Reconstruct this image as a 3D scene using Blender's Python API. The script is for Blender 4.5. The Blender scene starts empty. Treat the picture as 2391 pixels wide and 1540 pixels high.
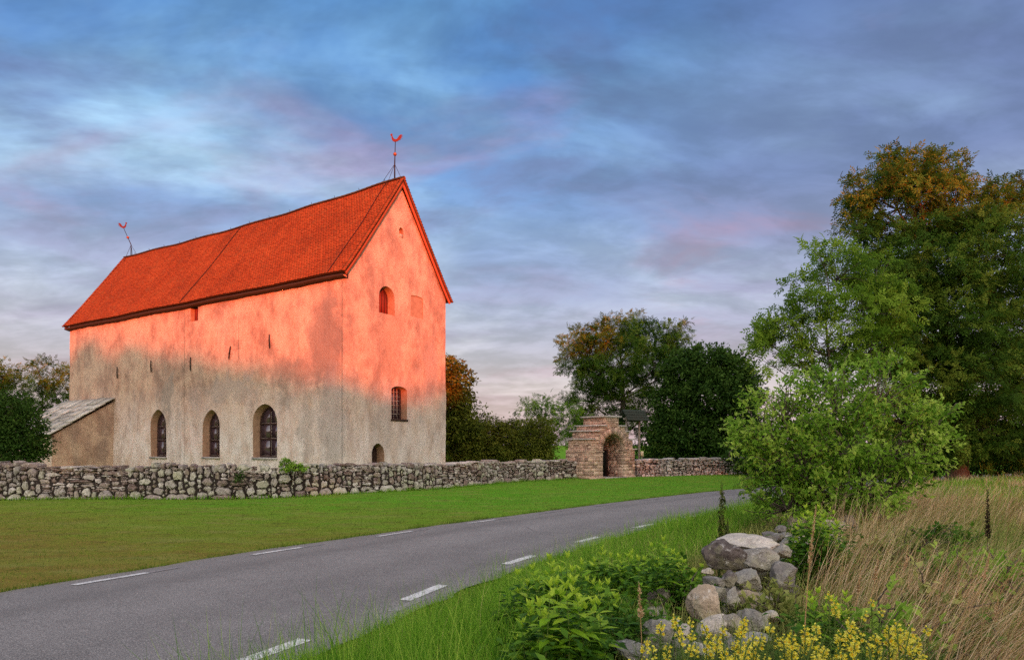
import bpy, bmesh, math, random
import numpy as np
from mathutils import Vector, Matrix, Euler, noise as mnoise

SC = bpy.context.scene
COL = SC.collection
R = math.radians

# ------------------------------------------------------------------ camera
HC, FPX, YH, CX = 2.0, 1543.0, 1038.5, 1195.5
cam_d = bpy.data.cameras.new('camera')
cam = bpy.data.objects.new('camera', cam_d); COL.objects.link(cam)
cam.location = (0, 0, HC); cam.rotation_euler = (R(90), 0, 0)
cam_d.sensor_width = 36.0; cam_d.lens = FPX / 2391 * 36
cam_d.shift_y = (YH - 770) / 2391
cam_d.clip_end = 8000
SC.camera = cam

# ------------------------------------------------------------------ world
SUN_DIR = Vector((0.20, -0.98, 0.0)).normalized()
SUN_EL = R(3.0)
w = bpy.data.worlds.new('World'); SC.world = w; w.use_nodes = True
nt = w.node_tree; nt.nodes.clear()
def WN(t): return nt.nodes.new(t)
def wmath(op, a, b=None, clamp=False):
    n = WN('ShaderNodeMath'); n.operation = op; n.use_clamp = clamp
    for i, s in enumerate((a, b)):
        if s is None: continue
        if hasattr(s, 'is_linked'): nt.links.new(s, n.inputs[i])
        else: n.inputs[i].default_value = s
    return n.outputs[0]
def wmix(f, a, b):
    n = WN('ShaderNodeMix'); n.data_type = 'RGBA'
    for s, k in ((f, 0), (a, 6), (b, 7)):
        if hasattr(s, 'is_linked'): nt.links.new(s, n.inputs[k])
        elif k == 0: n.inputs[k].default_value = s
        else: n.inputs[k].default_value = (*s, 1)
    return n.outputs[2]
def wramp(f, stops, interp='EASE'):
    n = WN('ShaderNodeValToRGB'); n.color_ramp.interpolation = interp
    e = n.color_ramp.elements
    while len(e) < len(stops): e.new(0.5)
    for k, (p, c) in enumerate(stops):
        e[k].position = p; e[k].color = (*c, 1) if len(c) == 3 else c
    nt.links.new(f, n.inputs[0]); return n.outputs[0]
def g1(v): return (v, v, v)
tc = WN('ShaderNodeTexCoord')
sep = WN('ShaderNodeSeparateXYZ'); nt.links.new(tc.outputs['Generated'], sep.inputs[0])
dx, dy, dz = sep.outputs
el = wmath('MAXIMUM', dz, 0.0)
den = wmath('ADD', el, 0.24)
pl = WN('ShaderNodeCombineXYZ')
nt.links.new(wmath('DIVIDE', dx, den), pl.inputs[0]); nt.links.new(wmath('DIVIDE', dy, den), pl.inputs[1])
def wnoise(scale, detail, rough, off, dist=0.0, sx=1.0, sy=1.0, rot=0.0):
    m = WN('ShaderNodeMapping'); m.inputs['Location'].default_value = off
    m.inputs['Scale'].default_value = (sx, sy, 1); m.inputs['Rotation'].default_value = (0, 0, rot)
    nt.links.new(pl.outputs[0], m.inputs[0])
    n = WN('ShaderNodeTexNoise'); n.inputs['Scale'].default_value = scale
    n.inputs['Detail'].default_value = detail; n.inputs['Roughness'].default_value = rough
    n.inputs['Distortion'].default_value = dist
    nt.links.new(m.outputs[0], n.inputs[0]); return n.outputs[0]
sky = WN('ShaderNodeTexSky'); sky.sky_type = 'NISHITA'; sky.sun_disc = False
sky.sun_elevation = SUN_EL
sky.sun_rotation = math.atan2(SUN_DIR.x, SUN_DIR.y)
sky.air_density = 1.2; sky.dust_density = 1.5; sky.ozone_density = 2.0
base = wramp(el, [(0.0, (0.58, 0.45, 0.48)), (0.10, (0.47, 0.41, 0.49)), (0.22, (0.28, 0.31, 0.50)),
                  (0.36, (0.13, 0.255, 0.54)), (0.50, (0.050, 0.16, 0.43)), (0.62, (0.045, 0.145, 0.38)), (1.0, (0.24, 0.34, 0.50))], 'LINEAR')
# soft broken cloud deck: thin bright veils, grey-violet undersides, pink-lit bellies
deck_n = wnoise(0.50, 3, 0.5, (3.1, 1.7, 0), 0.3)
deck = wmath('ADD', wmath('MULTIPLY', dx, 0.85), deck_n)
deck = wramp(deck, [(0.46, g1(0)), (0.98, g1(1))])
deck_col = wramp(el, [(0.0, (0.60, 0.46, 0.48)), (0.16, (0.38, 0.36, 0.52)), (0.35, (0.145, 0.175, 0.36)), (0.7, (0.085, 0.12, 0.28))], 'LINEAR')
c = wmix(wmath('MULTIPLY', deck, 0.92), base, deck_col)
SKA, SKB, SKC = (14.16, 19.59, 0), (-16.46, 12.02, 0), (-3.58, -13.97, 0)
br = wramp(wnoise(1.25, 6, 0.56, SKA, 0.35, 0.8, 1.1, 0.5), [(0.40, g1(0)), (0.72, g1(1))])
br_col = wramp(el, [(0.0, (0.66, 0.52, 0.54)), (0.12, (0.70, 0.64, 0.70)), (0.22, (0.58, 0.64, 0.78)), (0.36, (0.50, 0.74, 0.92)), (0.46, (0.34, 0.62, 0.88)), (0.55, (0.12, 0.32, 0.62)), (0.7, (0.10, 0.26, 0.52))], 'LINEAR')
c = wmix(wmath('MULTIPLY', br, wmath('SUBTRACT', 0.95, wmath('MULTIPLY', deck, 0.60))), c, br_col)
st = wramp(wnoise(2.0, 6.5, 0.56, SKB, 0.35, 0.8, 1.3, -0.35), [(0.45, g1(0)), (0.66, g1(1))])
st_col = wramp(el, [(0.0, (0.55, 0.40, 0.44)), (0.18, (0.33, 0.29, 0.45)), (0.36, (0.13, 0.165, 0.35)), (0.55, (0.055, 0.10, 0.26)), (0.8, (0.06, 0.10, 0.25))], 'LINEAR')
c = wmix(wmath('MULTIPLY', st, 0.92), c, st_col)
pk = wramp(wnoise(1.9, 5, 0.55, SKC, 0.35, 0.8, 1.3, 0.3), [(0.54, g1(0)), (0.76, g1(1))])
pk = wmath('MULTIPLY', pk, wramp(el, [(0.0, g1(0.3)), (0.2, g1(0.8)), (0.42, g1(0.7)), (0.6, g1(0))]))
c = wmix(wmath('MULTIPLY', pk, 0.72), c, (0.40, 0.19, 0.28))
mot = wramp(wnoise(4.2, 5, 0.6, (2.2, 7.7, 0), 0.3, 0.8, 1.3, -0.3), [(0.35, g1(0.80)), (0.65, g1(1.14))])
mm = WN('ShaderNodeVectorMath'); mm.operation = 'MULTIPLY'; nt.links.new(c, mm.inputs[0]); nt.links.new(mot, mm.inputs[1]); c = mm.outputs[0]
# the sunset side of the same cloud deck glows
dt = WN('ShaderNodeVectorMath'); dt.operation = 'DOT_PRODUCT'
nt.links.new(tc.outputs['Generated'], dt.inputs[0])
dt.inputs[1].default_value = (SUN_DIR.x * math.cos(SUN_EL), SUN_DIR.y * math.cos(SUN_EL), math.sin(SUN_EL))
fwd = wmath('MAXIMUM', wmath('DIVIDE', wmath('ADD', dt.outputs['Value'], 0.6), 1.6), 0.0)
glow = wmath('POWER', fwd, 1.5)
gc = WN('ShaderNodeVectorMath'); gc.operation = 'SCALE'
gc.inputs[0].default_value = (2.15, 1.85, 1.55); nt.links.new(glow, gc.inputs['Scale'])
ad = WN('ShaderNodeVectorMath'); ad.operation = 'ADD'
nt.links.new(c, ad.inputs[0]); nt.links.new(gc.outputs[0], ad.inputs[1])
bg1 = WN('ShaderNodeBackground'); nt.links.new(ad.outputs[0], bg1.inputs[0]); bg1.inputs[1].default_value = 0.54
bg2 = WN('ShaderNodeBackground'); nt.links.new(sky.outputs[0], bg2.inputs[0]); bg2.inputs[1].default_value = 0.05
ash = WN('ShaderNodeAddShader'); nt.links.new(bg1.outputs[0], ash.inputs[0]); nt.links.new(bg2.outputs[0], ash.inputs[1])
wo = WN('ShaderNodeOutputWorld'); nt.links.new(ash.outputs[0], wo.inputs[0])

# ------------------------------------------------------------------ sun
sd = bpy.data.lights.new('sun', 'SUN'); sd.energy = 5.0; sd.angle = R(1.0); sd.color = (1.0, 0.10, 0.018)
so = bpy.data.objects.new('sun', sd); COL.objects.link(so); so.location = (10, -50, 30)
_d = Vector((SUN_DIR.x * math.cos(SUN_EL), SUN_DIR.y * math.cos(SUN_EL), math.sin(SUN_EL)))
so.rotation_euler = _d.to_track_quat('Z', 'Y').to_euler()
vs = SC.view_settings
vs.view_transform = 'Standard'; vs.look = 'None'; vs.gamma = 1.0; vs.use_curve_mapping = False; vs.exposure = 0.9
SC.cycles.use_denoising = False; SC.cycles.use_adaptive_sampling = False
SC.cycles.max_bounces = 6; SC.cycles.transparent_max_bounces = 8
SC.cycles.diffuse_bounces = 3; SC.cycles.glossy_bounces = 2; SC.cycles.transmission_bounces = 3
SC.cycles.caustics_reflective = False; SC.cycles.caustics_refractive = False

# ------------------------------------------------------------------ helpers
def at(px, py, Y):
    """point at distance Y seen at a place in the (2391 wide) photograph"""
    return np.array([(px - CX) / FPX * Y, Y, HC - (py - YH) / FPX * Y])
def nrm(a):
    a = np.asarray(a, float); l = np.linalg.norm(a, axis=-1, keepdims=True); return a / np.maximum(l, 1e-9)
def sstep(a, b, x):
    t = np.clip((np.asarray(x, float) - a) / (b - a), 0, 1); return t * t * (3 - 2 * t)

class MB:
    """collects vertices, faces and a per-vertex random value; build() links ONE mesh object"""
    def __init__(s): s.v = []; s.f = []; s.r = []; s.n = 0
    def add(s, v, f, r=0.5):
        v = np.asarray(v, float).reshape(-1, 3)
        fs = f if isinstance(f, (list, tuple)) and len(f) and isinstance(f[0], np.ndarray) else [np.asarray(f, int)]
        for q in fs: s.f.append(q + s.n)
        s.v.append(v)
        r = np.asarray(r, float)
        s.r.append(np.full(len(v), float(r)) if r.ndim == 0 else r)
        s.n += len(v); return s
    def poly(s, pts, r=0.5):
        n = len(pts); return s.add(pts, np.arange(n).reshape(1, n), r)
    def box(s, x0, x1, y0, y1, z0, z1, r=0.5):
        v = [(x, y, z) for z in (z0, z1) for y in (y0, y1) for x in (x0, x1)]
        return s.add(v, [[0, 2, 3, 1], [4, 5, 7, 6], [0, 1, 5, 4], [2, 6, 7, 3], [0, 4, 6, 2], [1, 3, 7, 5]], r)
    def mesh(s, name, mat=None, smooth=False):
        me = bpy.data.meshes.new(name)
        v = np.concatenate(s.v).astype(np.float32)
        tot = np.concatenate([np.full(len(f), f.shape[1], np.int32) for f in s.f])
        idx = np.concatenate([f.ravel() for f in s.f]).astype(np.int32)
        st = np.concatenate([[0], np.cumsum(tot)[:-1]]).astype(np.int32)
        me.vertices.add(len(v)); me.vertices.foreach_set('co', v.ravel())
        me.loops.add(len(idx)); me.loops.foreach_set('vertex_index', idx)
        me.polygons.add(len(tot)); me.polygons.foreach_set('loop_start', st)
        me.polygons.foreach_set('loop_total', tot)
        if smooth: me.polygons.foreach_set('use_smooth', np.ones(len(tot), bool))
        me.update(calc_edges=True)
        a = me.attributes.new('rnd', 'FLOAT', 'POINT'); a.data.foreach_set('value', np.concatenate(s.r).astype(np.float32))
        if mat: me.materials.append(mat)
        me.validate()
        return me
    def build(s, name, mat=None, parent=None, smooth=False):
        return link(name, s.mesh(name, mat, smooth), parent)
def link(name, me, parent=None):
    o = bpy.data.objects.new(name, me); COL.objects.link(o)
    if parent is not None: o.parent = parent
    return o
def tag(o, label=None, cat=None, group=None, kind=None):
    for k, v in (('label', label), ('category', cat), ('group', group), ('kind', kind)):
        if v: o[k] = v
    return o
def empty(name, loc=(0, 0, 0), rz=0.0):
    o = bpy.data.objects.new(name, None); COL.objects.link(o)
    o.location = loc; o.rotation_euler = (0, 0, rz); o.empty_display_size = 0.3; return o

def tube(pts, rad, sides=6):
    P = np.asarray(pts, float); n = len(P); rad = np.broadcast_to(np.asarray(rad, float), (n,))
    T = nrm(np.gradient(P, axis=0))
    ref = np.array([0, 0, 1.0]) if abs(T[0][2]) < 0.9 else np.array([1.0, 0, 0])
    U = nrm(np.cross(T, ref)); 
    for i in range(1, n):
        if np.dot(U[i], U[i - 1]) < 0: U[i] = -U[i]
    V = np.cross(T, U)
    a = np.arange(sides) / sides * 2 * np.pi
    v = P[:, None, :] + rad[:, None, None] * (np.cos(a)[None, :, None] * U[:, None, :] + np.sin(a)[None, :, None] * V[:, None, :])
    v = v.reshape(-1, 3)
    i = np.arange(n - 1)[:, None] * sides; k = np.arange(sides)[None, :]; k2 = (k + 1) % sides
    f = np.stack([i + k, i + k2, i + sides + k2, i + sides + k], -1).reshape(-1, 4)
    return v, [f, np.arange(sides)[::-1].reshape(1, -1).copy(), (np.arange(sides) + (n - 1) * sides).reshape(1, -1)]

# ---- vectorised leaves and blades
def leaf_quads(P, A, Nn, L, W, fold=0.15):
    """rhombic leaf: base, right, tip, left; A axis, Nn approximate normal"""
    A = nrm(A); S = nrm(np.cross(A, Nn)); N2 = np.cross(S, A)
    L = np.asarray(L)[:, None]; W = np.asarray(W)[:, None]
    b = P; t = P + A * L - N2 * L * 0.12
    m = P + A * L * 0.45
    r = m + S * W * 0.5 + N2 * W * fold; l = m - S * W * 0.5 + N2 * W * fold
    v = np.stack([b, r, t, l], 1).reshape(-1, 3)
    k = np.arange(len(P))[:, None] * 4
    return v, np.concatenate([k + np.array([[0, 1, 2]]), k + np.array([[0, 2, 3]])]).astype(int)
def compound(P, A, Nn, L, rng, pairs=3):
    """pinnate leaf: leaflets in pairs and one at the tip"""
    A = nrm(A); S = nrm(np.cross(A, Nn)); N2 = np.cross(S, A)
    outs = []; n = len(P); L = np.asarray(L)
    for j in range(pairs):
        s = 0.30 + 0.62 * j / pairs
        for sg in (-1, 1):
            ax = A * 0.62 + S * sg * 0.9 - N2 * 0.22 + rng.normal(0, .12, (n, 3))
            outs.append((P + A * (L * s)[:, None] - N2 * (L * s * s * 0.25)[:, None], ax, N2, L * 0.36, L * 0.15))
    outs.append((P + A * (L * 0.85)[:, None] - N2 * (L * 0.2)[:, None], A - N2 * 0.4, N2, L * 0.36, L * 0.16))
    q = [np.concatenate([o[k] for o in outs]) for k in range(5)]
    return leaf_quads(*q), len(outs)
def blades(P, H, lean, Wd, rng, seg=3, curve=1.0):
    """grass blades: P roots, H length, lean (N,2) horizontal tip offset / H"""
    n = len(P); ang = rng.uniform(0, 2 * np.pi, n)
    S = np.stack([np.cos(ang), np.sin(ang), np.zeros(n)], 1)
    t = np.linspace(0, 1, seg + 1); vs_ = []
    ln = np.linalg.norm(lean, axis=1)
    up = np.sqrt(np.maximum(0.08, 1 - np.minimum(ln, .95) ** 2))
    for i, ti in enumerate(t):
        c_ = P.copy()
        c_[:, :2] += lean * (H * ti ** (1 + curve))[:, None]
        c_[:, 2] += H * up * (ti - 0.18 * curve * ln * ti * ti)
        if i < seg:
            w_ = (Wd * (1 - 0.75 * ti))[:, None] * 0.5
            vs_ += [c_ - S * w_, c_ + S * w_]
        else: vs_.append(c_)
    m = 2 * seg + 1
    v = np.stack(vs_, 1).reshape(-1, 3); k = np.arange(n)[:, None] * m
    fs = []
    for i in range(seg - 1):
        a = 2 * i; fs += [k + np.array([[a, a + 1, a + 3]]), k + np.array([[a, a + 3, a + 2]])]
    a = 2 * (seg - 1); fs.append(k + np.array([[a, a + 1, a + 2]]))
    return v, np.concatenate(fs).astype(int), m

# ------------------------------------------------------------------ materials
class NT:
    def __init__(s, name):
        s.m = bpy.data.materials.new(name); s.m.use_nodes = True; s.t = s.m.node_tree
        s.b = s.t.nodes['Principled BSDF']; s.out = s.t.nodes['Material Output']
        s.tc = s.t.nodes.new('ShaderNodeTexCoord')
        s.b.inputs['Specular IOR Level'].default_value = 0.10
    def set(s, sock, v):
        if hasattr(v, 'is_linked'): s.t.links.new(v, sock)
        elif isinstance(v, tuple) and len(v) == 3 and sock.type == 'RGBA': sock.default_value = (*v, 1)
        else: sock.default_value = v
    def node(s, t): return s.t.nodes.new(t)
    def obj(s, scale=(1, 1, 1), loc=(0, 0, 0)):
        m = s.node('ShaderNodeMapping'); m.inputs['Scale'].default_value = scale; m.inputs['Location'].default_value = loc
        s.t.links.new(s.tc.outputs['Object'], m.inputs[0]); return m.outputs[0]
    def noise(s, scale, detail=4, rough=.55, vec=None, dist=0.0):
        n = s.node('ShaderNodeTexNoise'); n.inputs['Scale'].default_value = scale
        n.inputs['Detail'].default_value = detail; n.inputs['Roughness'].default_value = rough
        n.inputs['Distortion'].default_value = dist
        s.t.links.new(vec if vec is not None else s.tc.outputs['Object'], n.inputs['Vector']); return n.outputs[0]
    def voro(s, scale, vec=None, feat='F1'):
        n = s.node('ShaderNodeTexVoronoi'); n.inputs['Scale'].default_value = scale; n.feature = feat
        s.t.links.new(vec if vec is not None else s.tc.outputs['Object'], n.inputs['Vector']); return n.outputs['Distance']
    def attr(s, name='rnd'):
        n = s.node('ShaderNodeAttribute'); n.attribute_name = name; return n.outputs['Fac']
    def orand(s): return s.node('ShaderNodeObjectInfo').outputs['Random']
    def ramp(s, f, stops, interp='LINEAR'):
        n = s.node('ShaderNodeValToRGB'); n.color_ramp.interpolation = interp; e = n.color_ramp.elements
        while len(e) < len(stops): e.new(0.5)
        for k, (p, c_) in enumerate(stops):
            e[k].position = p; c_ = (c_, c_, c_) if not isinstance(c_, tuple) else c_; e[k].color = (*c_, 1)
        s.t.links.new(f, n.inputs[0]); return n.outputs[0]
    def mix(s, f, a, b, blend='MIX'):
        n = s.node('ShaderNodeMix'); n.data_type = 'RGBA'; n.blend_type = blend
        s.set(n.inputs[0], f); s.set(n.inputs[6], a); s.set(n.inputs[7], b); return n.outputs[2]
    def math(s, op, a, b=0.0, clamp=False):
        n = s.node('ShaderNodeMath'); n.operation = op; n.use_clamp = clamp
        s.set(n.inputs[0], a); s.set(n.inputs[1], b); return n.outputs[0]
    def bump(s, h, strength=0.5, dist=0.02):
        n = s.node('ShaderNodeBump'); n.inputs['Strength'].default_value = strength; n.inputs['Distance'].default_value = dist
        s.t.links.new(h, n.inputs['Height']); s.t.links.new(n.outputs[0], s.b.inputs['Normal'])
    def done(s, col=None, rough=0.85):
        if col is not None: s.set(s.b.inputs['Base Color'], col)
        s.set(s.b.inputs['Roughness'], rough); return s.m
    def leafy(s, col, trans=0.35, rough=0.6, spec=0.07):
        """leaf: diffuse with light passing through"""
        s.done(col, rough); s.b.inputs['Specular IOR Level'].default_value = spec
        tr = s.node('ShaderNodeBsdfTranslucent'); s.set(tr.inputs[0], col)
        mx = s.node('ShaderNodeMixShader'); mx.inputs[0].default_value = trans
        s.t.links.new(s.b.outputs[0], mx.inputs[1]); s.t.links.new(tr.outputs[0], mx.inputs[2])
        s.t.links.new(mx.outputs[0], s.out.inputs[0]); return s.m

def leaf_mat(name, dark, mid, light, trans=0.35, rough=0.6, spec=0.07, nscale=0.6):
    k = NT(name)
    f = k.math('ADD', k.math('MULTIPLY', k.attr(), 0.6), k.math('MULTIPLY', k.noise(nscale, 2), 0.4))
    return k.leafy(k.ramp(f, [(0.25, dark), (0.5, mid), (0.78, light)]), trans, rough, spec)
def plain(name, col, rough=0.7, metal=0.0, var=0.25, nscale=12.0):
    k = NT(name); n = k.noise(nscale, 4)
    c_ = k.mix(n, tuple(x * (1 - var) for x in col), tuple(min(1, x * (1 + var)) for x in col))
    k.b.inputs['Metallic'].default_value = metal
    k.bump(n, 0.15, 0.01); return k.done(c_, rough)

M = {}
# bark
k = NT('bark'); n = k.noise(6, 5, .65, k.obj((3, 3, .6)))
k.bump(n, 0.6, 0.03); M['bark'] = k.done(k.ramp(n, [(.3, (.05, .04, .03)), (.7, (.16, .13, .10))]))
# foliage
M['ash'] = leaf_mat('ash_leaves', (.026, .062, .008), (.072, .150, .016), (.215, .265, .032), .42)
M['ash_bright'] = leaf_mat('young_ash_leaves', (.060, .135, .012), (.150, .275, .022), (.30, .43, .05), .45)
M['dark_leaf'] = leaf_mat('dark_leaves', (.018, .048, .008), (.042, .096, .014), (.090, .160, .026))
M['hedge'] = leaf_mat('hedge_leaves', (.055, .078, .010), (.125, .150, .018), (.22, .225, .03), .4)
M['bush'] = leaf_mat('bush_leaves', (.090, .210, .018), (.235, .430, .042), (.52, .68, .12), .55)
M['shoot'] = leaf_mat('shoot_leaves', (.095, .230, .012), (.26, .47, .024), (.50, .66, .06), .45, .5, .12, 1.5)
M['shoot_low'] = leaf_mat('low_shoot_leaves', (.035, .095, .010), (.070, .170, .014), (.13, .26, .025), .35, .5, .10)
M['stem'] = plain('green_stem', (.10, .15, .03), .6)
M['flax_leaf'] = leaf_mat('toadflax_leaves', (.06, .12, .03), (.11, .19, .04), (.18, .28, .06), .3)
k = NT('toadflax_petal'); M['petal'] = k.leafy(k.ramp(k.attr(), [(0, (.82, .40, .01)), (.22, (.82, .60, .02)), (.5, (.84, .76, .04)), (1, (.86, .84, .20))]), .3, .5)
M['grass'] = leaf_mat('grass_blades', (.085, .235, .014), (.21, .44, .028), (.42, .60, .08), .58, .5, .10, 1.0)
M['lawn_blade'] = leaf_mat('lawn_blades', (.070, .135, .014), (.170, .265, .024), (.32, .38, .06), .4, .6, .05, .5)
M['straw'] = leaf_mat('dry_grass', (.26, .155, .065), (.60, .40, .19), (.84, .65, .40), .38, .6, .08, .8)
M['straw_green'] = leaf_mat('half_dry_grass', (.12, .17, .03), (.26, .30, .07), (.48, .47, .15), .35, .6, .08, .8)
M['nettle'] = leaf_mat('nettle', (.035, .05, .012), (.07, .09, .02), (.16, .17, .04), .3)
M['dock'] = plain('dock_seed', (.035, .022, .014), .9, nscale=60)

# ground: lawn and dry field (colour of the turf itself)
def ground_mat():
    k = NT('turf'); k.b.inputs['Specular IOR Level'].default_value = 0.0
    big = k.noise(.16, 4, .6); mid = k.noise(1.1, 5, .65, k.obj((1, 1.9, 1))); fine = k.noise(26, 4, .7); fine2 = k.noise(90, 2, .6)
    f = k.math('ADD', k.math('MULTIPLY', big, .5), k.math('MULTIPLY', mid, .5))
    geo = k.node('ShaderNodeNewGeometry'); sp = k.node('ShaderNodeSeparateXYZ'); k.t.links.new(geo.outputs['Position'], sp.inputs[0])
    # lusher near the churchyard wall and the gate, scorched towards the bend
    lush = k.math('ADD', k.math('MULTIPLY', sp.outputs[0], .026), k.math('MULTIPLY', k.math('MINIMUM', sp.outputs[1], 30.0), .062))
    f = k.math('ADD', k.math('SUBTRACT', k.math('MULTIPLY', f, 1.9), 1.38), lush)
    lawn = k.ramp(f, [(.10, (.245, .185, .042)), (.28, (.225, .225, .036)), (.60, (.170, .285, .026)), (1.0, (.115, .335, .020))])
    lawn = k.mix(k.ramp(mid, [(.30, .9), (.44, 0.0)]), lawn, (.085, .105, .024)); lawn = k.mix(k.ramp(k.noise(.55, 6, .7, k.obj((1, 2.6, 1), (3, 8, 0))), [(.50, 0.0), (.68, .75)]), lawn, (.30, .28, .08)); lawn = k.mix(k.ramp(k.noise(4.5, 5, .7), [(.30, .7), (.46, 0.0)]), lawn, (.060, .095, .018)); lawn = k.mix(k.ramp(k.noise(.35, 3, .5, k.obj((.5, 3.0, 1), (1, 4, 0))), [(.45, .0), (.70, .35)]), lawn, (.24, .32, .05))
    dry = k.ramp(k.math('ADD', k.math('MULTIPLY', big, .6), k.math('MULTIPLY', mid, .5)), [(.38, (.10, .14, .030)), (.50, (.24, .17, .07)), (.66, (.36, .22, .11))])
    bank = k.attr('bank')
    col = k.mix(bank, lawn, dry)
    col = k.mix(k.ramp(fine, [(.25, .75), (.6, 0.0)]), col, k.mix(.5, col, (.03, .04, .010)))
    col = k.mix(k.ramp(fine2, [(.5, 0.0), (.8, .5)]), col, k.mix(.5, col, (.33, .33, .12)))
    k.bump(k.math('ADD', fine, k.math('MULTIPLY', mid, .6)), .8, .05)
    return k.done(col, .95)
M['turf'] = ground_mat()
k = NT('asphalt'); a1 = k.voro(95); a2 = k.noise(240, 3, .7); a3 = k.noise(.5, 5, .6); a4 = k.noise(3.5, 4, .6)
sp_ = k.ramp(k.math('ADD', k.math('MULTIPLY', a1, .7), k.math('MULTIPLY', a2, .6)), [(.30, (.085, .077, .076)), (.62, (.195, .180, .170)), (.85, (.38, .35, .325))])
tone = k.ramp(k.math('ADD', k.math('MULTIPLY', a3, .65), k.math('MULTIPLY', a4, .35)), [(.3, .82), (.7, 1.12)])
k.bump(k.math('ADD', a1, a2), .5, .008)
ac = k.math('ADD', k.attr('across'), k.math('MULTIPLY', k.math('SUBTRACT', a4, .5), .10))
trk = k.ramp(ac, [(.0, 1.12), (.05, .95), (.14, 1.0), (.24, .88), (.34, 1.03), (.50, 1.05), (.64, .90), (.76, 1.0), (.86, .90), (1.0, 1.1)])
ck = k.math('MULTIPLY', k.ramp(k.voro(.55, k.mix(.35, k.tc.outputs['Object'], k.node('ShaderNodeTexNoise').outputs['Color']), 'DISTANCE_TO_EDGE'), [(.004, 1.0), (.011, 0.0)]), k.ramp(a3, [(.56, 0.0), (.66, .45)]))
ac_ = k.mix(1.0, k.mix(1.0, sp_, tone, 'MULTIPLY'), trk, 'MULTIPLY')
ac_ = k.mix(k.math('MULTIPLY', k.ramp(ac, [(.0, .8), (.045, 0.0)]), k.ramp(a4, [(.35, .2), (.6, 1.0)])), ac_, (.20, .17, .12))
M['asphalt'] = k.done(k.mix(ck, ac_, (.045, .042, .042)), .8)
k = NT('asphalt_patch'); a1 = k.voro(110); a2 = k.noise(240, 3, .7)
k.bump(a2, .5, .008); M['asphalt_patch'] = k.done(k.ramp(k.math('ADD', k.math('MULTIPLY', a1, .7), k.math('MULTIPLY', a2, .6)), [(.30, (.078, .070, .070)), (.62, (.165, .152, .145)), (.85, (.31, .285, .27))]), .8)
k = NT('road_paint'); n = k.noise(30, 5, .7); n2 = k.noise(3, 3)
M['paint'] = k.done(k.mix(k.ramp(k.math('ADD', k.math('MULTIPLY', n, .7), k.math('MULTIPLY', n2, .3)), [(.40, 1.0), (.52, 0.0)]), (.74, .72, .68), (.24, .23, .23)), .7)
k = NT('worn_paint'); n = k.noise(26, 5, .75)
M['paint_worn'] = k.done(k.mix(k.ramp(n, [(.42, 1.0), (.62, 0.0)]), (.42, .37, .36), (.19, .18, .185)), .8)

# stones
def stone_mat(name, stops, lichen=(.74, .71, .65), lich_amt=.5, yellow=(.40, .38, .20), yel=.5):
    k = NT(name); r = k.attr()
    base_ = k.ramp(r, stops)
    n1 = k.noise(9, 5, .65); n2 = k.noise(38, 4, .7); n3 = k.noise(5.5, 4, .6, k.obj((1, 1, 1), (7, 3, 1)))
    c_ = k.mix(1.0, base_, k.ramp(n1, [(.25, .55), (.75, 1.35)]), 'MULTIPLY')
    c_ = k.mix(k.ramp(n3, [(.50, 0.0), (.62, yel)]), c_, yellow)
    n4 = k.noise(14, 5, .75, k.obj((1, 1, 1), (1, 9, 4)))
    c_ = k.mix(k.ramp(n4, [(.56, 0.0), (.66, lich_amt)]), c_, lichen)
    c_ = k.mix(k.ramp(n2, [(.28, .55), (.45, 0.0)]), c_, (.045, .035, .030))
    k.bump(k.math('ADD', n1, k.math('MULTIPLY', n2, .6)), .7, .03)
    return k.done(c_, .92)
M['wall_stone'] = stone_mat('field_stone_mix', [(0, (.17, .115, .10)), (.2, (.27, .205, .18)), (.45, (.33, .29, .26)), (.65, (.38, .35, .30)), (.82, (.40, .39, .28)), (1, (.54, .50, .45))], lich_amt=.9, yel=.3)
M['flat_stone'] = stone_mat('flat_limestone', [(0, (.15, .095, .08)), (.35, (.25, .185, .155)), (.7, (.38, .32, .28)), (1, (.58, .53, .48))], lich_amt=.95, yel=.2)
M['far_stone'] = stone_mat('grey_limestone', [(0, (.24, .21, .19)), (.5, (.38, .34, .31)), (1, (.54, .50, .46))], lich_amt=.7, yel=.15)
M['boulder'] = stone_mat('boulder', [(0, (.10, .075, .065)), (.3, (.22, .20, .18)), (.6, (.36, .33, .28)), (.8, (.42, .32, .22)), (1, (.60, .54, .46))], lich_amt=.45, yel=.3)
M['joint'] = plain('joint_earth', (.032, .025, .020), .95)
M['gate_stone'] = stone_mat('gate_limestone', [(0, (.26, .175, .135)), (.4, (.48, .33, .245)), (.75, (.60, .42, .31)), (1, (.68, .51, .39))], lich_amt=.35, yel=.15)
M['mortar'] = plain('gate_mortar', (.40, .31, .24), .95)
M['slab'] = stone_mat('roof_slab', [(0, (.30, .28, .25)), (.5, (.45, .42, .37)), (1, (.60, .56, .50))], lich_amt=.6, yel=.35)

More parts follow.
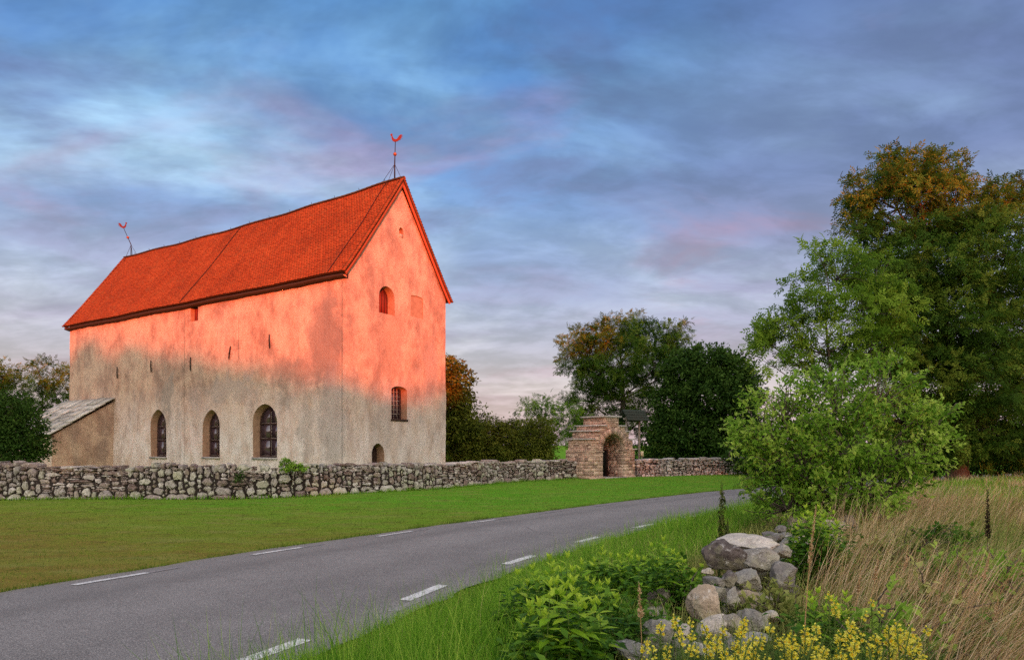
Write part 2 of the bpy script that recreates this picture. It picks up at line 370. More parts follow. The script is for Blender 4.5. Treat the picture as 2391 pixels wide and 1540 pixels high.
# church plaster: local frame x = along the long wall (0 at the near corner, negative away), y = along the gable
def plaster(name, light=(.51, .345, .245), tan=(.42, .26, .175), stains=True):
    k = NT(name); o = k.obj()
    big = k.noise(.35, 5, .6); mid = k.noise(1.6, 6, .65, k.obj((1, 1, .45))); fine = k.noise(14, 5, .7); grit = k.noise(55, 3, .7)
    pit = k.noise(7, 6, .75, k.obj((1, 1, 1.5), (4, 4, 4)))
    c_ = k.mix(k.ramp(k.math('ADD', k.math('MULTIPLY', big, .6), k.math('MULTIPLY', mid, .5)), [(.40, 0.0), (.68, 1.0)]), tan, light)
    # vertical rain streaks
    str_ = k.noise(1.3, 5, .6, k.obj((1.6, 1.6, .10)))
    c_ = k.mix(k.ramp(str_, [(.54, 0.0), (.76, .45)]), c_, (.34, .26, .20))
    st2 = k.noise(.55, 5, .65, k.obj((1.3, 1.3, .16), (6, 1, 3)))
    c_ = k.mix(k.ramp(st2, [(.50, 0.0), (.64, .75)]), c_, (.29, .21, .165))
    blot = k.noise(.8, 6, .7, k.obj((1, 1, .8), (11, 2, 5)))
    c_ = k.mix(k.ramp(blot, [(.48, 0.0), (.60, .55)]), c_, (.62, .46, .32)); c_ = k.mix(k.ramp(blot, [(.36, .9), (.47, 0.0)]), c_, (.27, .18, .13))
    blot2 = k.noise(2.6, 6, .7, k.obj((1, 1, .6), (2, 15, 7)))
    c_ = k.mix(k.ramp(blot2, [(.52, 0.0), (.64, .45)]), c_, (.58, .43, .305)); c_ = k.mix(k.ramp(blot2, [(.35, .7), (.45, 0.0)]), c_, (.32, .22, .16))
    if stains:
        geo = k.node('ShaderNodeSeparateXYZ'); k.t.links.new(k.tc.outputs['Object'], geo.inputs[0])
        warp = k.math('MULTIPLY', k.math('SUBTRACT', k.noise(.9, 5, .65), .5), 3.2)
        def blob(ax, cx_, rx_, cz_, rz_, power, col, amt):
            nonlocal c_
            x_ = k.math('DIVIDE', k.math('ADD', k.math('SUBTRACT', geo.outputs[ax], cx_), warp), rx_)
            z_ = k.math('DIVIDE', k.math('ADD', k.math('SUBTRACT', geo.outputs[2], cz_), k.math('MULTIPLY', warp, 1.2)), rz_)
            d_ = k.math('ADD', k.math('MULTIPLY', x_, x_), k.math('MULTIPLY', z_, z_))
            oth = geo.outputs[1 - ax]
            face = k.ramp(k.math('ADD', k.math('ABSOLUTE', oth), 0.0), [(.10, 1.0), (.35, 0.0)])
            f_ = k.math('MULTIPLY', k.math('MULTIPLY', k.ramp(d_, [(.35, 1.0), (1.0, 0.0)]), amt), face)
            c_ = k.mix(f_, c_, col)
        low = k.ramp(k.math('DIVIDE', k.math('ADD', geo.outputs[2], k.math('MULTIPLY', warp, .8)), 10.0), [(.20, .85), (.58, 0.0)])  # paler wash low down; sunset warmth put into the browner upper wall
        c_ = k.mix(k.math('MULTIPLY', low, k.ramp(mid, [(.35, .35), (.6, 1.0)])), c_, (.76, .675, .61))
        blob(0, -1.5, 1.7, 7.3, 2.6, 2, (.20, .165, .135), .75)     # damp patch by the near corner
        blob(0, -3.6, 2.8, 5.9, .9, 2, (.24, .20, .16), .60)
        blob(0, -1.0, 1.1, 3.2, 3.2, 2, (.36, .31, .275), .6)
        blob(0, -9.5, 3.0, 5.2, .8, 2, (.36, .30, .26), .5)
        blob(0, -3.0, .6, 2.6, 2.2, 2, (.34, .29, .25), .45)
        blob(1, 6.6, .9, 6.5, 2.0, 2, (.34, .27, .225), .55)
        blob(0, -15.8, .55, 5.0, 1.6, 2, (.30, .25, .205), .7)
        blob(0, -6.2, .5, 1.7, .8, 2, (.30, .26, .22), .6)
        blob(1, 4.9, .7, 5.3, 1.2, 2, (.36, .28, .22), .55)
        blob(1, 2.4, 1.1, 2.6, 1.5, 2, (.40, .32, .26), .5)
        blob(1, 3.2, .9, 8.0, 2.6, 2, (.40, .27, .19), .6)
    c_ = k.mix(k.ramp(pit, [(.31, .8), (.37, 0.0)]), c_, (.22, .16, .12))
    c_ = k.mix(k.ramp(grit, [(.30, .45), (.44, 0.0)]), c_, (.30, .225, .17))
    k.bump(k.math('ADD', k.math('ADD', k.math('MULTIPLY', fine, .8), k.math('MULTIPLY', pit, 1.2)), k.math('ADD', k.math('MULTIPLY', mid, 1.2), k.math('MULTIPLY', grit, .06))), .6, .06)
    return k.done(c_, .95)
M['plaster'] = plaster('lime_plaster')
M['plaster_annex'] = plaster('annex_plaster', (.46, .30, .21), (.41, .26, .18), False)
M['plaster_white'] = plaster('limewash', (.62, .56, .48), (.48, .42, .34), False)
k = NT('reveal_plaster'); n = k.noise(5, 5, .6); k.bump(n, .5, .03)
M['reveal'] = k.done(k.ramp(n, [(.3, (.27, .16, .10)), (.7, (.40, .25, .16))]), .95)
k = NT('roof_tile'); r = k.attr(); n = k.noise(2.2, 5, .65); n2 = k.noise(.35, 4)
c_ = k.ramp(k.math('ADD', k.math('MULTIPLY', r, .35), k.math('MULTIPLY', n2, .65)), [(.2, (.135, .038, .014)), (.5, (.20, .056, .018)), (.8, (.26, .082, .026))])
c_ = k.mix(k.ramp(n, [(.52, 0.0), (.72, .55)]), c_, (.15, .08, .032)); c_ = k.mix(k.ramp(k.noise(.9, 5, .65, k.obj((1.6, .35, .35), (5, 5, 5))), [(.54, 0.0), (.70, .5)]), c_, (.11, .04, .018))
k.bump(k.noise(30, 4), .3, .01); M['tile'] = k.done(c_, .85)
M['tile_dark'] = plain('roof_underlay', (.055, .026, .016), .95)
M['board_red'] = plain('red_board', (.33, .085, .035), .8)
M['wood_dark'] = plain('dark_tarred_wood', (.050, .030, .022), .8)
M['wood_grey'] = plain('weathered_post', (.22, .20, .16), .85)
k = NT('red_shutter'); n = k.noise(9, 5, .7, k.obj((3, 3, .3))); k.bump(n, .5, .02)
M['shutter'] = k.done(k.ramp(n, [(.35, (.11, .022, .014)), (.65, (.24, .045, .026))]), .75)
k = NT('gate_door_wood'); n = k.noise(9, 5, .7, k.obj((4, 4, .3))); k.bump(n, .5, .02)
M['door'] = k.done(k.ramp(n, [(.35, (.045, .010, .008)), (.65, (.12, .022, .016))]), .7)
M['iron'] = plain('black_iron', (.028, .022, .02), .6, .5)
M['copper'] = plain('vane_copper', (.13, .022, .014), .5, .4)
M['ball'] = plain('vane_ball', (.32, .09, .04), .4, .5)
k = NT('window_glass'); k.b.inputs['Specular IOR Level'].default_value = .9; k.b.inputs['IOR'].default_value = 1.6
k.bump(k.noise(2.5, 2), .025, .03); M['glass'] = k.done((.07, .042, .048), .05)
M['muntin'] = plain('window_frame_paint', (.055, .028, .022), .5)
M['putty'] = plain('putty_edge', (.40, .33, .27), .7)
M['shingle'] = plain('tarred_shingle', (.040, .050, .040), .8, nscale=25)
M['notice'] = plain('pale_notice', (.55, .50, .32), .6)

# ------------------------------------------------------------------ ground and road
FAR = np.array([(-11.5, -14), (-10.4, -4), (-9.3, 2), (-8.1, 6), (-6.89, 8.89), (-5.86, 10.49), (-4.95, 12.14), (-3.56, 13.9), (-2.09, 15.95), (.95, 19.66), (3.1, 22.3), (9.0, 28.9), (17, 35.5), (32, 45), (60, 58)], float)
NEAR = np.array([(-6.6, -14), (-5.4, -4), (-4.4, 2), (-2.9, 5.0), (-2.1, 6.28), (-1.35, 8.0), (-.70, 9.6), (.62, 11.95), (1.95, 14.2), (3.6, 16.5), (6.7, 20.2), (12.4, 25.8), (20, 31.6), (34.5, 40.5), (62, 53)], float)
def resample(P, n, smooth=2):
    for _ in range(smooth):      # Chaikin
        Q = np.empty((2 * len(P) - 2, P.shape[1])); Q[0::2] = .75 * P[:-1] + .25 * P[1:]; Q[1::2] = .25 * P[:-1] + .75 * P[1:]
        P = np.vstack([P[:1], Q, P[-1:]])
    s = np.concatenate([[0], np.cumsum(np.linalg.norm(np.diff(P, axis=0), axis=1))])
    t = np.linspace(0, s[-1], n)
    return np.stack([np.interp(t, s, P[:, i]) for i in range(P.shape[1])], 1)
FARS, NEARS = resample(FAR, 160), resample(NEAR, 160)
def dist_right(x, y):
    """signed distance from the road's right edge, positive on the bank side"""
    x = np.asarray(x, float); y = np.asarray(y, float); sh = x.shape; x = x.ravel(); y = y.ravel()
    best = np.full(x.shape, 1e9); sgn = np.ones(x.shape)
    for a, b in zip(NEARS[:-1:3], np.vstack([NEARS[3::3], NEARS[-1:]])):
        d = b - a; L2 = max(d @ d, 1e-9); t = np.clip(((x - a[0]) * d[0] + (y - a[1]) * d[1]) / L2, 0, 1)
        qx = x - a[0] - t * d[0]; qy = y - a[1] - t * d[1]; q = np.hypot(qx, qy)
        cr = d[0] * (y - a[1]) - d[1] * (x - a[0]); m = q < best
        best = np.where(m, q, best); sgn = np.where(m, np.where(cr < 0, 1, -1), sgn)
    return (best * sgn).reshape(sh)
def zg(x, y):
    d = dist_right(x, y)
    bank = .52 * sstep(.5, 2.6, d) - .02
    und = .035 * np.sin(np.asarray(x) * .55 + 1) * np.sin(np.asarray(y) * .43) * sstep(.3, 3, np.abs(d + 2.3) - 2.3)
    return np.where(d > 0, bank, -.02) + und
xs = np.concatenate([[-3000, -800, -250, -120], np.linspace(-60, -24, 13), np.arange(-22, 22.01, .5), np.linspace(24, 70, 16), [120, 250, 800, 3000]])
ys = np.concatenate([[-3000, -800, -250, -120], np.linspace(-80, -5, 12), np.arange(-3, 34.01, .5), np.linspace(36, 90, 20), [150, 300, 900, 3000]])
GX, GY = np.meshgrid(xs, ys)
GZ = zg(GX, GY); nx_, ny_ = len(xs), len(ys)
ii, jj = np.meshgrid(np.arange(nx_ - 1), np.arange(ny_ - 1)); b0 = (jj * nx_ + ii).ravel()
g = MB().add(np.stack([GX, GY, GZ], -1).reshape(-1, 3), np.stack([b0, b0 + 1, b0 + 1 + nx_, b0 + nx_], 1))
ground = g.build('ground', M['turf'], smooth=True)
ba = ground.data.attributes.new('bank', 'FLOAT', 'POINT')
dR = dist_right(GX, GY)
ba.data.foreach_set('value', (sstep(1.6, 4.0, dR)).ravel().astype(np.float32))
tag(ground, kind='structure')

def strip(A, B, z, r=.5, crown=0.0, cols=6):
    n = len(A); t = np.linspace(0, 1, cols + 1)
    v = np.concatenate([np.concatenate([A[:, None] * (1 - t)[None, :, None] + B[:, None] * t[None, :, None],
        np.broadcast_to((z + crown * 4 * t * (1 - t))[None, :, None], (n, cols + 1, 1))], -1)]).reshape(-1, 3)
    i, j = np.meshgrid(np.arange(cols), np.arange(n - 1)); q = (j * (cols + 1) + i).ravel()
    return v, np.stack([q, q + 1, q + cols + 2, q + cols + 1], 1)
rng = np.random.default_rng(5)
# ragged asphalt edge
FA = resample(FAR, 700); NE = resample(NEAR, 700)
jit = np.convolve(rng.normal(0, .035, 700), np.ones(3) / 3, 'same')[:, None]; jit2 = np.convolve(rng.normal(0, .04, 700), np.ones(3) / 3, 'same')[:, None]
TN = nrm(NE - FA)
v, f = strip(FA - TN * (.10 + jit), NE + TN * (.25 + jit2), .014, crown=.03, cols=12)
road_ = tag(MB().add(v, f).build('road', M['asphalt'], smooth=True), kind='structure')
ua_ = road_.data.attributes.new('across', 'FLOAT', 'POINT'); ua_.data.foreach_set('value', np.tile(np.linspace(0, 1, 13), 700).astype(np.float32))
def road_pt(s, u):
    """s: index 0..1 along, u: 0 far edge .. 1 near edge"""
    i = np.clip(np.asarray(s) * (len(FA) - 1), 0, len(FA) - 1); k0 = np.floor(i).astype(int); k1 = np.minimum(k0 + 1, len(FA) - 1); t = (i - k0)[..., None]
    a = FA[k0] * (1 - t) + FA[k1] * t; b = NE[k0] * (1 - t) + NE[k1] * t
    return a + (b - a) * np.asarray(u)[..., None]
def zroad(u): return .014 + .03 * 4 * np.asarray(u) * (1 - np.asarray(u))
# strip of newer surfacing
ss = np.linspace(.42, .86, 80)
ua = .34 + .05 * np.sin(ss * 30) - .12 * sstep(.42, .5, ss); ub = .58 + .03 * np.sin(ss * 22)
ub = ua + (ub - ua) * sstep(.42, .48, ss)
A_, B_ = road_pt(ss, ua), road_pt(ss, ub); vv = []
for q in range(80):
    for t in np.linspace(0, 1, 5):
        u_ = ua[q] + (ub[q] - ua[q]) * t; p_ = A_[q] + (B_[q] - A_[q]) * t; vv.append((p_[0], p_[1], zroad(u_) + .005))
i, j = np.meshgrid(np.arange(4), np.arange(79)); q = (j * 5 + i).ravel()
tag(MB().add(vv, np.stack([q, q + 1, q + 6, q + 5], 1)).build('road_resurfaced_strip', M['asphalt_patch'], smooth=True), kind='structure')
# painted edge dashes
def along(P):
    return np.concatenate([[0], np.cumsum(np.linalg.norm(np.diff(P, axis=0), axis=1))])
sF = along(FA)
def s_of_far(pt):
    return np.argmin(np.linalg.norm(FA - np.asarray(pt), axis=1)) / (len(FA) - 1)
def s_of_near(pt):
    return np.argmin(np.linalg.norm(NE - np.asarray(pt), axis=1)) / (len(NE) - 1)
def dash(s0, s1, u0, u1, mat, extra=.010):
    s = np.linspace(s0, s1, 10); vv = []
    for q in s:
        for u in (u0, u1):
            p_ = road_pt(np.array(q), np.array(u)); vv.append((p_[0], p_[1], float(zroad(min(max(u, 0), 1))) + extra))
    k_ = np.arange(9) * 2
    o = MB().add(vv, np.stack([k_, k_ + 1, k_ + 3, k_ + 2], 1)).build('road_marking', mat); tag(o, kind='structure')
def gp(px, py): d = HC * FPX / (py - YH); return np.array([(px - CX) / FPX * d, d])
per = 3.0 / sF[-1]; on = 1.05 / sF[-1]
sf0 = s_of_far(gp(180, 1378))
for kk in range(-3, 14):
    a = sf0 + kk * per
    dash(a, a + on, .055, .080, M['paint' if kk < 4 else 'paint_worn'])
    if kk % 1 == 0: dash(a + on * .98, a + on * 1.5, .062, .075, M['paint_worn'], .008)
sn0 = s_of_near(gp(975, 1405))
for kk in range(-3, 11):
    a = sn0 + kk * per
    dash(a, a + on, .952, .982, M['paint'])
    dash(a - on * .55, a + on * .3, .984, 1.008, M['paint_worn'], .007)

# ------------------------------------------------------------------ church
X0, D0, TH, W, L = -8.258, 33.0, R(32.427), 7.98, 28.5
ZE, ZR = 8.527 + HC, 14.642 + HC         # roof edge at the eaves, ridge
OE, OV = .35, .20                        # overhangs
church = empty('church', (X0, D0, 0), -TH)
tag(church, 'tall plastered stone church with steep orange tiled roof behind the dry stone wall', 'church')
CG = np.array([math.sin(TH), math.cos(TH)]); CL = np.array([-math.cos(TH), math.sin(TH)])
def wall_b(px):                          # distance along the long wall from the near corner
    r_ = (px - CX) / FPX; return (X0 - D0 * r_) / (-CL[0] + CL[1] * r_)
def wall_pt(px, py):                     # local (x, z) on the long wall
    b = wall_b(px); d = D0 + CL[1] * b; return -b, HC - (py - YH) / FPX * d
def gab_pt(px, py):                      # local (y, z) on the gable
    r_ = (px - CX) / FPX; a = (r_ * D0 - X0) / (CG[0] - r_ * CG[1]); d = D0 + CG[1] * a
    return a, HC - (py - YH) / FPX * d
SL = (ZR - ZE) / (W / 2 + OE)            # roof slope
ZW = ZE + SL * OE - .14                  # wall plate under the roof sheet
ZT = ZR - .42

def wall_block():
    bm = bmesh.new()
    prof = [(0, -.3), (W, -.3), (W, ZW), (W / 2, ZT), (0, ZW)]
    va = [bm.verts.new((0, y, z)) for y, z in prof]; vb = [bm.verts.new((-L, y, z)) for y, z in prof]
    bm.faces.new(va); bm.faces.new(vb[::-1])
    for i in range(5):
        j = (i + 1) % 5; bm.faces.new((va[j], va[i], vb[i], vb[j]))
    bmesh.ops.recalc_face_normals(bm, faces=bm.faces)
    def cut(co, no): bmesh.ops.bisect_plane(bm, geom=bm.verts[:] + bm.edges[:] + bm.faces[:], plane_co=co, plane_no=no)
    for x in np.arange(.45, L, .45): cut((-x, 0, 0), (1, 0, 0))
    for y in np.arange(.4, W, .4): cut((0, y, 0), (0, 1, 0))
    for z in np.arange(.15, ZT, .45): cut((0, 0, z), (0, 0, 1))
    for v_ in bm.verts:
        q = v_.co * .9; q2 = v_.co * .28
        n_ = mnoise.noise_vector(q) * .022 + mnoise.noise_vector(q2) * .05
        edge = 1.0
        if v_.co.z > ZW - .2 and abs(v_.co.y - W / 2) > .1: n_.z *= .2
        v_.co += Vector((n_.x, n_.y, n_.z * .3)) * edge
    me = bpy.data.meshes.new('wall'); bm.to_mesh(me); bm.free(); return me
def pointed(w_, h, hs, n=7, cx=0.0, z0=0.0):
    """pointed arch outline, counterclockwise from lower left: list of (x, z)"""
    hw = w_ / 2; rise = h - hs; Rr = (hw * hw + rise * rise) / (2 * hw)
    pts = [(cx - hw, z0), (cx + hw, z0)]
    a_end = math.atan2(rise, Rr - hw)       # right arc centre at (hw-R, hs)
    for i in range(n + 1):
        a = a_end * i / n; pts.append((cx + hw - Rr + Rr * math.cos(a), z0 + hs + Rr * math.sin(a)))
    for i in range(n - 1, -1, -1):
        a = a_end * i / n; pts.append((cx - hw + Rr - Rr * math.cos(a), z0 + hs + Rr * math.sin(a)))
    return pts
def rounded(w_, h, hs, n=7, cx=0.0, z0=0.0):
    hw = w_ / 2; rise = h - hs
    pts = [(cx - hw, z0), (cx + hw, z0)]
    for i in range(n * 2 + 1):
        a = math.pi * i / (2 * n); pts.append((cx + hw * math.cos(a), z0 + hs + rise * math.sin(a)))
    return pts
def prism(front, back):
    """closed solid between two equal-length outlines of 3-D points"""
    n = len(front); m = MB()
    i = np.arange(n); j = (i + 1) % n
    m.add(np.vstack([front, back]), [np.stack([i, j, j + n, i + n], 1), i[::-1].reshape(1, -1).copy(), (i + n).reshape(1, -1)]); return m
FRONT = lambda pts, y: np.array([(p[0], y, p[1]) for p in pts])       # on the long wall
GABLE = lambda pts, x: np.array([(x, p[0], p[1]) for p in pts])       # on the gable

cutters = []; fills = []
wins = []
for (xl, xr, yt, yb) in ((351, 388, 955, 1067), (473, 513, 955, 1067.5), (590, 647, 942, 1069)):
    (a0, _), (a1, _) = wall_pt(xl, 1000), wall_pt(xr, 1000)
    xm = .5 * (xl + xr); _, zt = wall_pt(xm, yt); _, zb = wall_pt(xm, yb)
    wins.append(((a0 + a1) / 2, a1 - a0, zb, zt - zb))
for cx_, ww, zb, hh in wins:
    fo = pointed(ww, hh, hh * .63, cx=cx_, z0=zb); bo = pointed(ww - .30, hh - .20, hh * .63 - .05, cx=cx_, z0=zb + .04)
    cutters.append(prism(FRONT(fo, -.3 * 1), FRONT([(p[0] + (q[0] - p[0]) * 0, p[1]) for p, q in zip(fo, bo)], -.02)))
    cutters[-1] = prism(FRONT([(2 * 0 + p[0] + (p[0] - q[0]) * .4, p[1] + (p[1] - q[1]) * .4) for p, q in zip(fo, bo)], -.20), FRONT(bo, .48))
# hatch under the eaves
(hx0, hz1), (hx1, hz0) = wall_pt(445, 704), wall_pt(463, 748)
cutters.append(prism(FRONT([(hx0, hz0), (hx1, hz0), (hx1, hz1 + .1), (hx0, hz1 + .1)], -.2), FRONT([(hx0, hz0), (hx1, hz0), (hx1, hz1 + .1), (hx0, hz1 + .1)], .35)))
# gable openings: (left px, right px, top py, bottom py, depth, spring fraction)
GO = {}
for nm, xl, xr, yt, yb, dep, sf in (('upper', 884, 922, 668, 733, .55, .62), ('lower', 913, 951, 901, 979, .50, .86), ('door', 867, 897, 1034, 1100, .55, .72), ('peak', 931, 942, 531, 556, .25, .6), ('blind', 957, 990, 690, 742, .05, .9)):
    (a0, _), (a1, _) = gab_pt(xl, 900), gab_pt(xr, 900); xm = (xl + xr) / 2
    zt = gab_pt(xm, yt)[1]; zb = gab_pt(xm, yb)[1] if nm != 'door' else .05
    GO[nm] = ((a0 + a1) / 2, a1 - a0, zb, zt - zb, dep)
    o_ = rounded(a1 - a0, zt - zb, (zt - zb) * sf, cx=(a0 + a1) / 2, z0=zb)
    i_ = rounded((a1 - a0) * .86, (zt - zb) * .97, (zt - zb) * sf, cx=(a0 + a1) / 2, z0=zb + .01)
    cutters.append(prism(GABLE(o_, .2), GABLE(i_, -dep)))
wall = link('wall', wall_block(), church); wall.data.materials.append(M['plaster']); wall.data.materials.append(M['reveal'])
for cm in cutters:
    me = cm.mesh('cutter', None); bmx = bmesh.new(); bmx.from_mesh(me); bmesh.ops.recalc_face_normals(bmx, faces=bmx.faces); bmx.to_mesh(me); bmx.free()
    me.materials.append(M['plaster']); me.materials.append(M['reveal'])
    me.polygons.foreach_set('material_index', np.ones(len(me.polygons), np.int32))
    co = bpy.data.objects.new('cutter', me); COL.objects.link(co); co.parent = church
    md = wall.modifiers.new('cut', 'BOOLEAN'); md.operation = 'DIFFERENCE'; md.solver = 'EXACT'; md.object = co
    bpy.context.view_layer.update()
    dg = bpy.context.evaluated_depsgraph_get()
    nm_ = bpy.data.meshes.new_from_object(wall.evaluated_get(dg), preserve_all_data_layers=False, depsgraph=dg)
    wall.modifiers.clear(); wall.data = nm_; nm_.name = 'wall'
    bpy.data.objects.remove(co)
wall.data.polygons.foreach_set('use_smooth', np.ones(len(wall.data.polygons), bool))
wall.data.set_sharp_from_angle(angle=R(35))

def clip_poly(pts, x0, x1, z0, z1):
    def clip(P, ax, val, keep_less):
        out = []
        for i in range(len(P)):
            p, q = P[i], P[(i + 1) % len(P)]
            ip = (p[ax] <= val) == keep_less or p[ax] == val; iq = (q[ax] <= val) == keep_less or q[ax] == val
            if ip: out.append(p)
            if ip != iq:
                t = (val - p[ax]) / (q[ax] - p[ax]); out.append((p[0] + (q[0] - p[0]) * t, p[1] + (q[1] - p[1]) * t))
        return out
    for ax, val, kl in ((0, x0, False), (0, x1, True), (1, z0, False), (1, z1, True)):
        pts = clip(pts, ax, val, kl)
        if len(pts) < 3: return []
    return pts
def frame_ring(outer, inner, y0, y1, face):
    n = len(outer); m = MB()
    a, b, c2, d2 = face(outer, y0), face(inner, y0), face(outer, y1), face(inner, y1)
    i = np.arange(n); j = (i + 1) % n
    m.add(np.vstack([a, b, c2, d2]), np.vstack([np.stack([i, j, j + n, i + n], 1), np.stack([i + n, j + n, j + 3 * n, i + 3 * n], 1), np.stack([i, i + 2 * n, j + 2 * n, j], 1)]))
    return m
for cx_, ww, zb, hh in wins:
    w2, h2 = ww - .29, hh - .19; zb2 = zb + .05
    outer = pointed(w2, h2, hh * .63 - .05, cx=cx_, z0=zb2); inner = pointed(w2 - .12, h2 - .14, hh * .63 - .12, cx=cx_, z0=zb2 + .07)
    wf = frame_ring(outer, inner, .36, .47, FRONT).build('window', M['muntin'], church)
    x0_, x1_ = cx_ - w2 / 2 + .06, cx_ + w2 / 2 - .06
    cuts = [zb2 + .07, zb2 + h2 * .36, zb2 + h2 * .66, zb2 + h2 - .05]
    for t in cuts[1:3]:
        MB().box(x0_ - .02, x1_ + .02, .37, .45, t - .035, t + .035).build('transom', M['muntin'], wf)
    MB().box(cx_ - .03, cx_ + .03, .368, .448, zb2 + .05, zb2 + h2 - .12).build('mullion', M['muntin'], wf)
    for lo, hi in ((0, 1), (1, 2), (2, 3)):
        for sgn in (-1, 1):
            xa, xb = (x0_, cx_ - .03) if sgn < 0 else (cx_ + .03, x1_)
            za, zc = cuts[lo] + (.035 if lo else 0), cuts[hi] - .035
            pp = clip_poly(inner, xa, xb, za, zc)
            if len(pp) < 3: continue
            tilt = random.Random(int(cx_ * 100) + lo * 7 + sgn).uniform(-.012, .012)
            pa = np.array([(p[0], .425 + tilt * (p[0] - xa) / .3, p[1]) for p in pp]); pb = pa + np.array([0, .012, 0])
            pane = prism(pa, pb).build('pane', M['glass'], wf)
            # pale putty line along the inner edge of each pane
            ctr = np.mean(pp, axis=0); sh = [tuple(ctr + (np.array(p) - ctr) * .90) for p in pp]
    # pale putty beads
    bead = MB()
    for lo in range(3):
        for sgn in (-1, 1):
            xa = cx_ + sgn * .038; bead.box(min(xa, xa + sgn * .014), max(xa, xa + sgn * .014), .405, .42, cuts[lo] + .04, cuts[lo + 1] - (.06 if lo < 2 else .22))
        bead.box(x0_ + .01, x1_ - .01, .405, .419, cuts[lo] + (.037 if lo else 0), cuts[lo] + (.052 if lo else .014))
    bead.build('putty', M['putty'], wf)
    MB().box(cx_ - ww / 2 - .03, cx_ + ww / 2 + .03, -.06, .40, zb - .075, zb + .035).build('sill', M['far_stone'], wf)
# hatch shutter boards
ht = MB().box(hx0 + .005, hx1 - .005, .31, .34, hz0 + .005, hz1 + .06).build('hatch', M['wood_dark'], church)
nb = 4; bw = (hx1 - hx0 - .02) / nb
for i in range(nb):
    MB().box(hx0 + .01 + i * bw + .008, hx0 + .01 + (i + 1) * bw - .008, .26 + .012 * (i % 2), .308, hz0 + .02, hz1 + .04).build('board', M['shutter'], ht)
MB().box(hx0 - .06, hx1 + .06, .05, .32, hz1 - .06, hz1 + .05).build('lintel', M['wood_dark'], ht)
# gable: upper shutter
gc_, gw, gz, gh, gd = GO['upper']
gwf = gw * .86; out_ = rounded(gwf - .01, gh * .97, gh * .62, cx=gc_, z0=gz + .02)
sh_ = prism(GABLE([(p[0], p[1]) for p in out_], -gd + .06), GABLE(out_, -gd + .02)).build('shutter', M['wood_dark'], church)
nb = 5; bw = gwf / nb
for i in range(nb):
    pp = clip_poly(out_, gc_ - gwf / 2 + i * bw + .008, gc_ - gwf / 2 + (i + 1) * bw - .008, gz - 1, gz + 9)
    if len(pp) > 2: prism(GABLE(pp, -gd + .11 + .01 * (i % 2)), GABLE(pp, -gd + .062)).build('board', M['shutter'], sh_)
# gable: lower leaded window
gc_, gw, gz, gh, gd = GO['lower']; gwf = gw * .86
out_ = rounded(gwf - .01, gh * .965, gh * .86, cx=gc_, z0=gz + .025); inn = rounded(gwf - .12, gh * .965 - .1, gh * .86 - .05, cx=gc_, z0=gz + .08)
gwn = frame_ring(out_, inn, -gd + .12, -gd + .03, GABLE).build('window', M['muntin'], church)
prism(GABLE(out_, -gd + .05), GABLE(out_, -gd + .035)).build('pane', M['glass'], gwn)
for t in np.linspace(gz + .08, gz + gh - .06, 8)[1:-1]:
    MB().box(-gd + .055, -gd + .085, gc_ - gwf / 2 + .06, gc_ + gwf / 2 - .06, t - .012, t + .012).build('glazing_bar', M['putty'], gwn)
for t in (-.17, 0, .17):
    MB().box(-gd + .056, -gd + .10, gc_ + t * gwf * 1.4 - .014, gc_ + t * gwf * 1.4 + .014, gz + .06, gz + gh - .05).build('glazing_bar', M['putty'], gwn)
MB().box(-gd + .05, .06, gc_ - gw / 2 - .02, gc_ + gw / 2 + .02, gz - .09, gz + .02).build('sill', M['wood_dark'], gwn)
# gable: small door
gc_, gw, gz, gh, gd = GO['door']; gwf = gw * .84
out_ = rounded(gwf, gh * .96, gh * .72, cx=gc_, z0=gz + .02)
dr = prism(GABLE(out_, -gd + .05), GABLE(out_, -gd + .02)).build('door', M['wood_dark'], church)
for i in range(4):
    pp = clip_poly(out_, gc_ - gwf / 2 + i * gwf / 4 + .008, gc_ - gwf / 2 + (i + 1) * gwf / 4 - .008, gz - 1, gz + 9)
    if len(pp) > 2: prism(GABLE(pp, -gd + .09), GABLE(pp, -gd + .052)).build('board', M['wood_dark'], dr)
# peak niche slit and block
gc_, gw, gz, gh, gd = GO['peak']
MB().box(-gd + .01, -.03, gc_ - gw * .43, gc_ + gw * .43, gz - .01, gz + gh * .42).build('niche_block', M['plaster'], church)
# wall anchors (iron rods)
for px, p0, p1, lean in ((276, 856, 883, 0), (355, 841, 868, .02), (447, 834, 865, 0), (538.5, 808, 838, -.08), (631.5, 780, 813, .02)):
    x_, z1_ = wall_pt(px, p0); _, z0_ = wall_pt(px, p1)
    v, f = tube([(x_ + lean, -.07, z0_), (x_, -.085, (z0_ + z1_) / 2), (x_ - lean, -.07, z1_)], [.034, .04, .03], 6)
    MB().add(v, f).build('wall_anchor', M['iron'], church)
# lightning conductors
def cable(pts, r_, name='lightning_conductor', sides=5):
    v, f = tube(pts, r_, sides); return MB().add(v, f).build(name, M['iron'], church)
xc, _ = wall_pt(433.5, 900)
cable([(xc, -.09, ZW - .05)] + [(xc + random.Random(q).uniform(-.015, .015), -.095, z) for q, z in enumerate(np.linspace(ZW - .6, .2, 9))], .006)
xc2, zt2 = wall_pt(560, 740); _, zb2 = wall_pt(560, 838)
cable([(xc2, -.08, zt2), (xc2 + .01, -.09, (zt2 + zb2) / 2), (xc2, -.08, zb2)], .006)
xc3 = -.22
cable([(xc3, -.10, z) for z in np.linspace(ZW - .2, .2, 8)], .009)

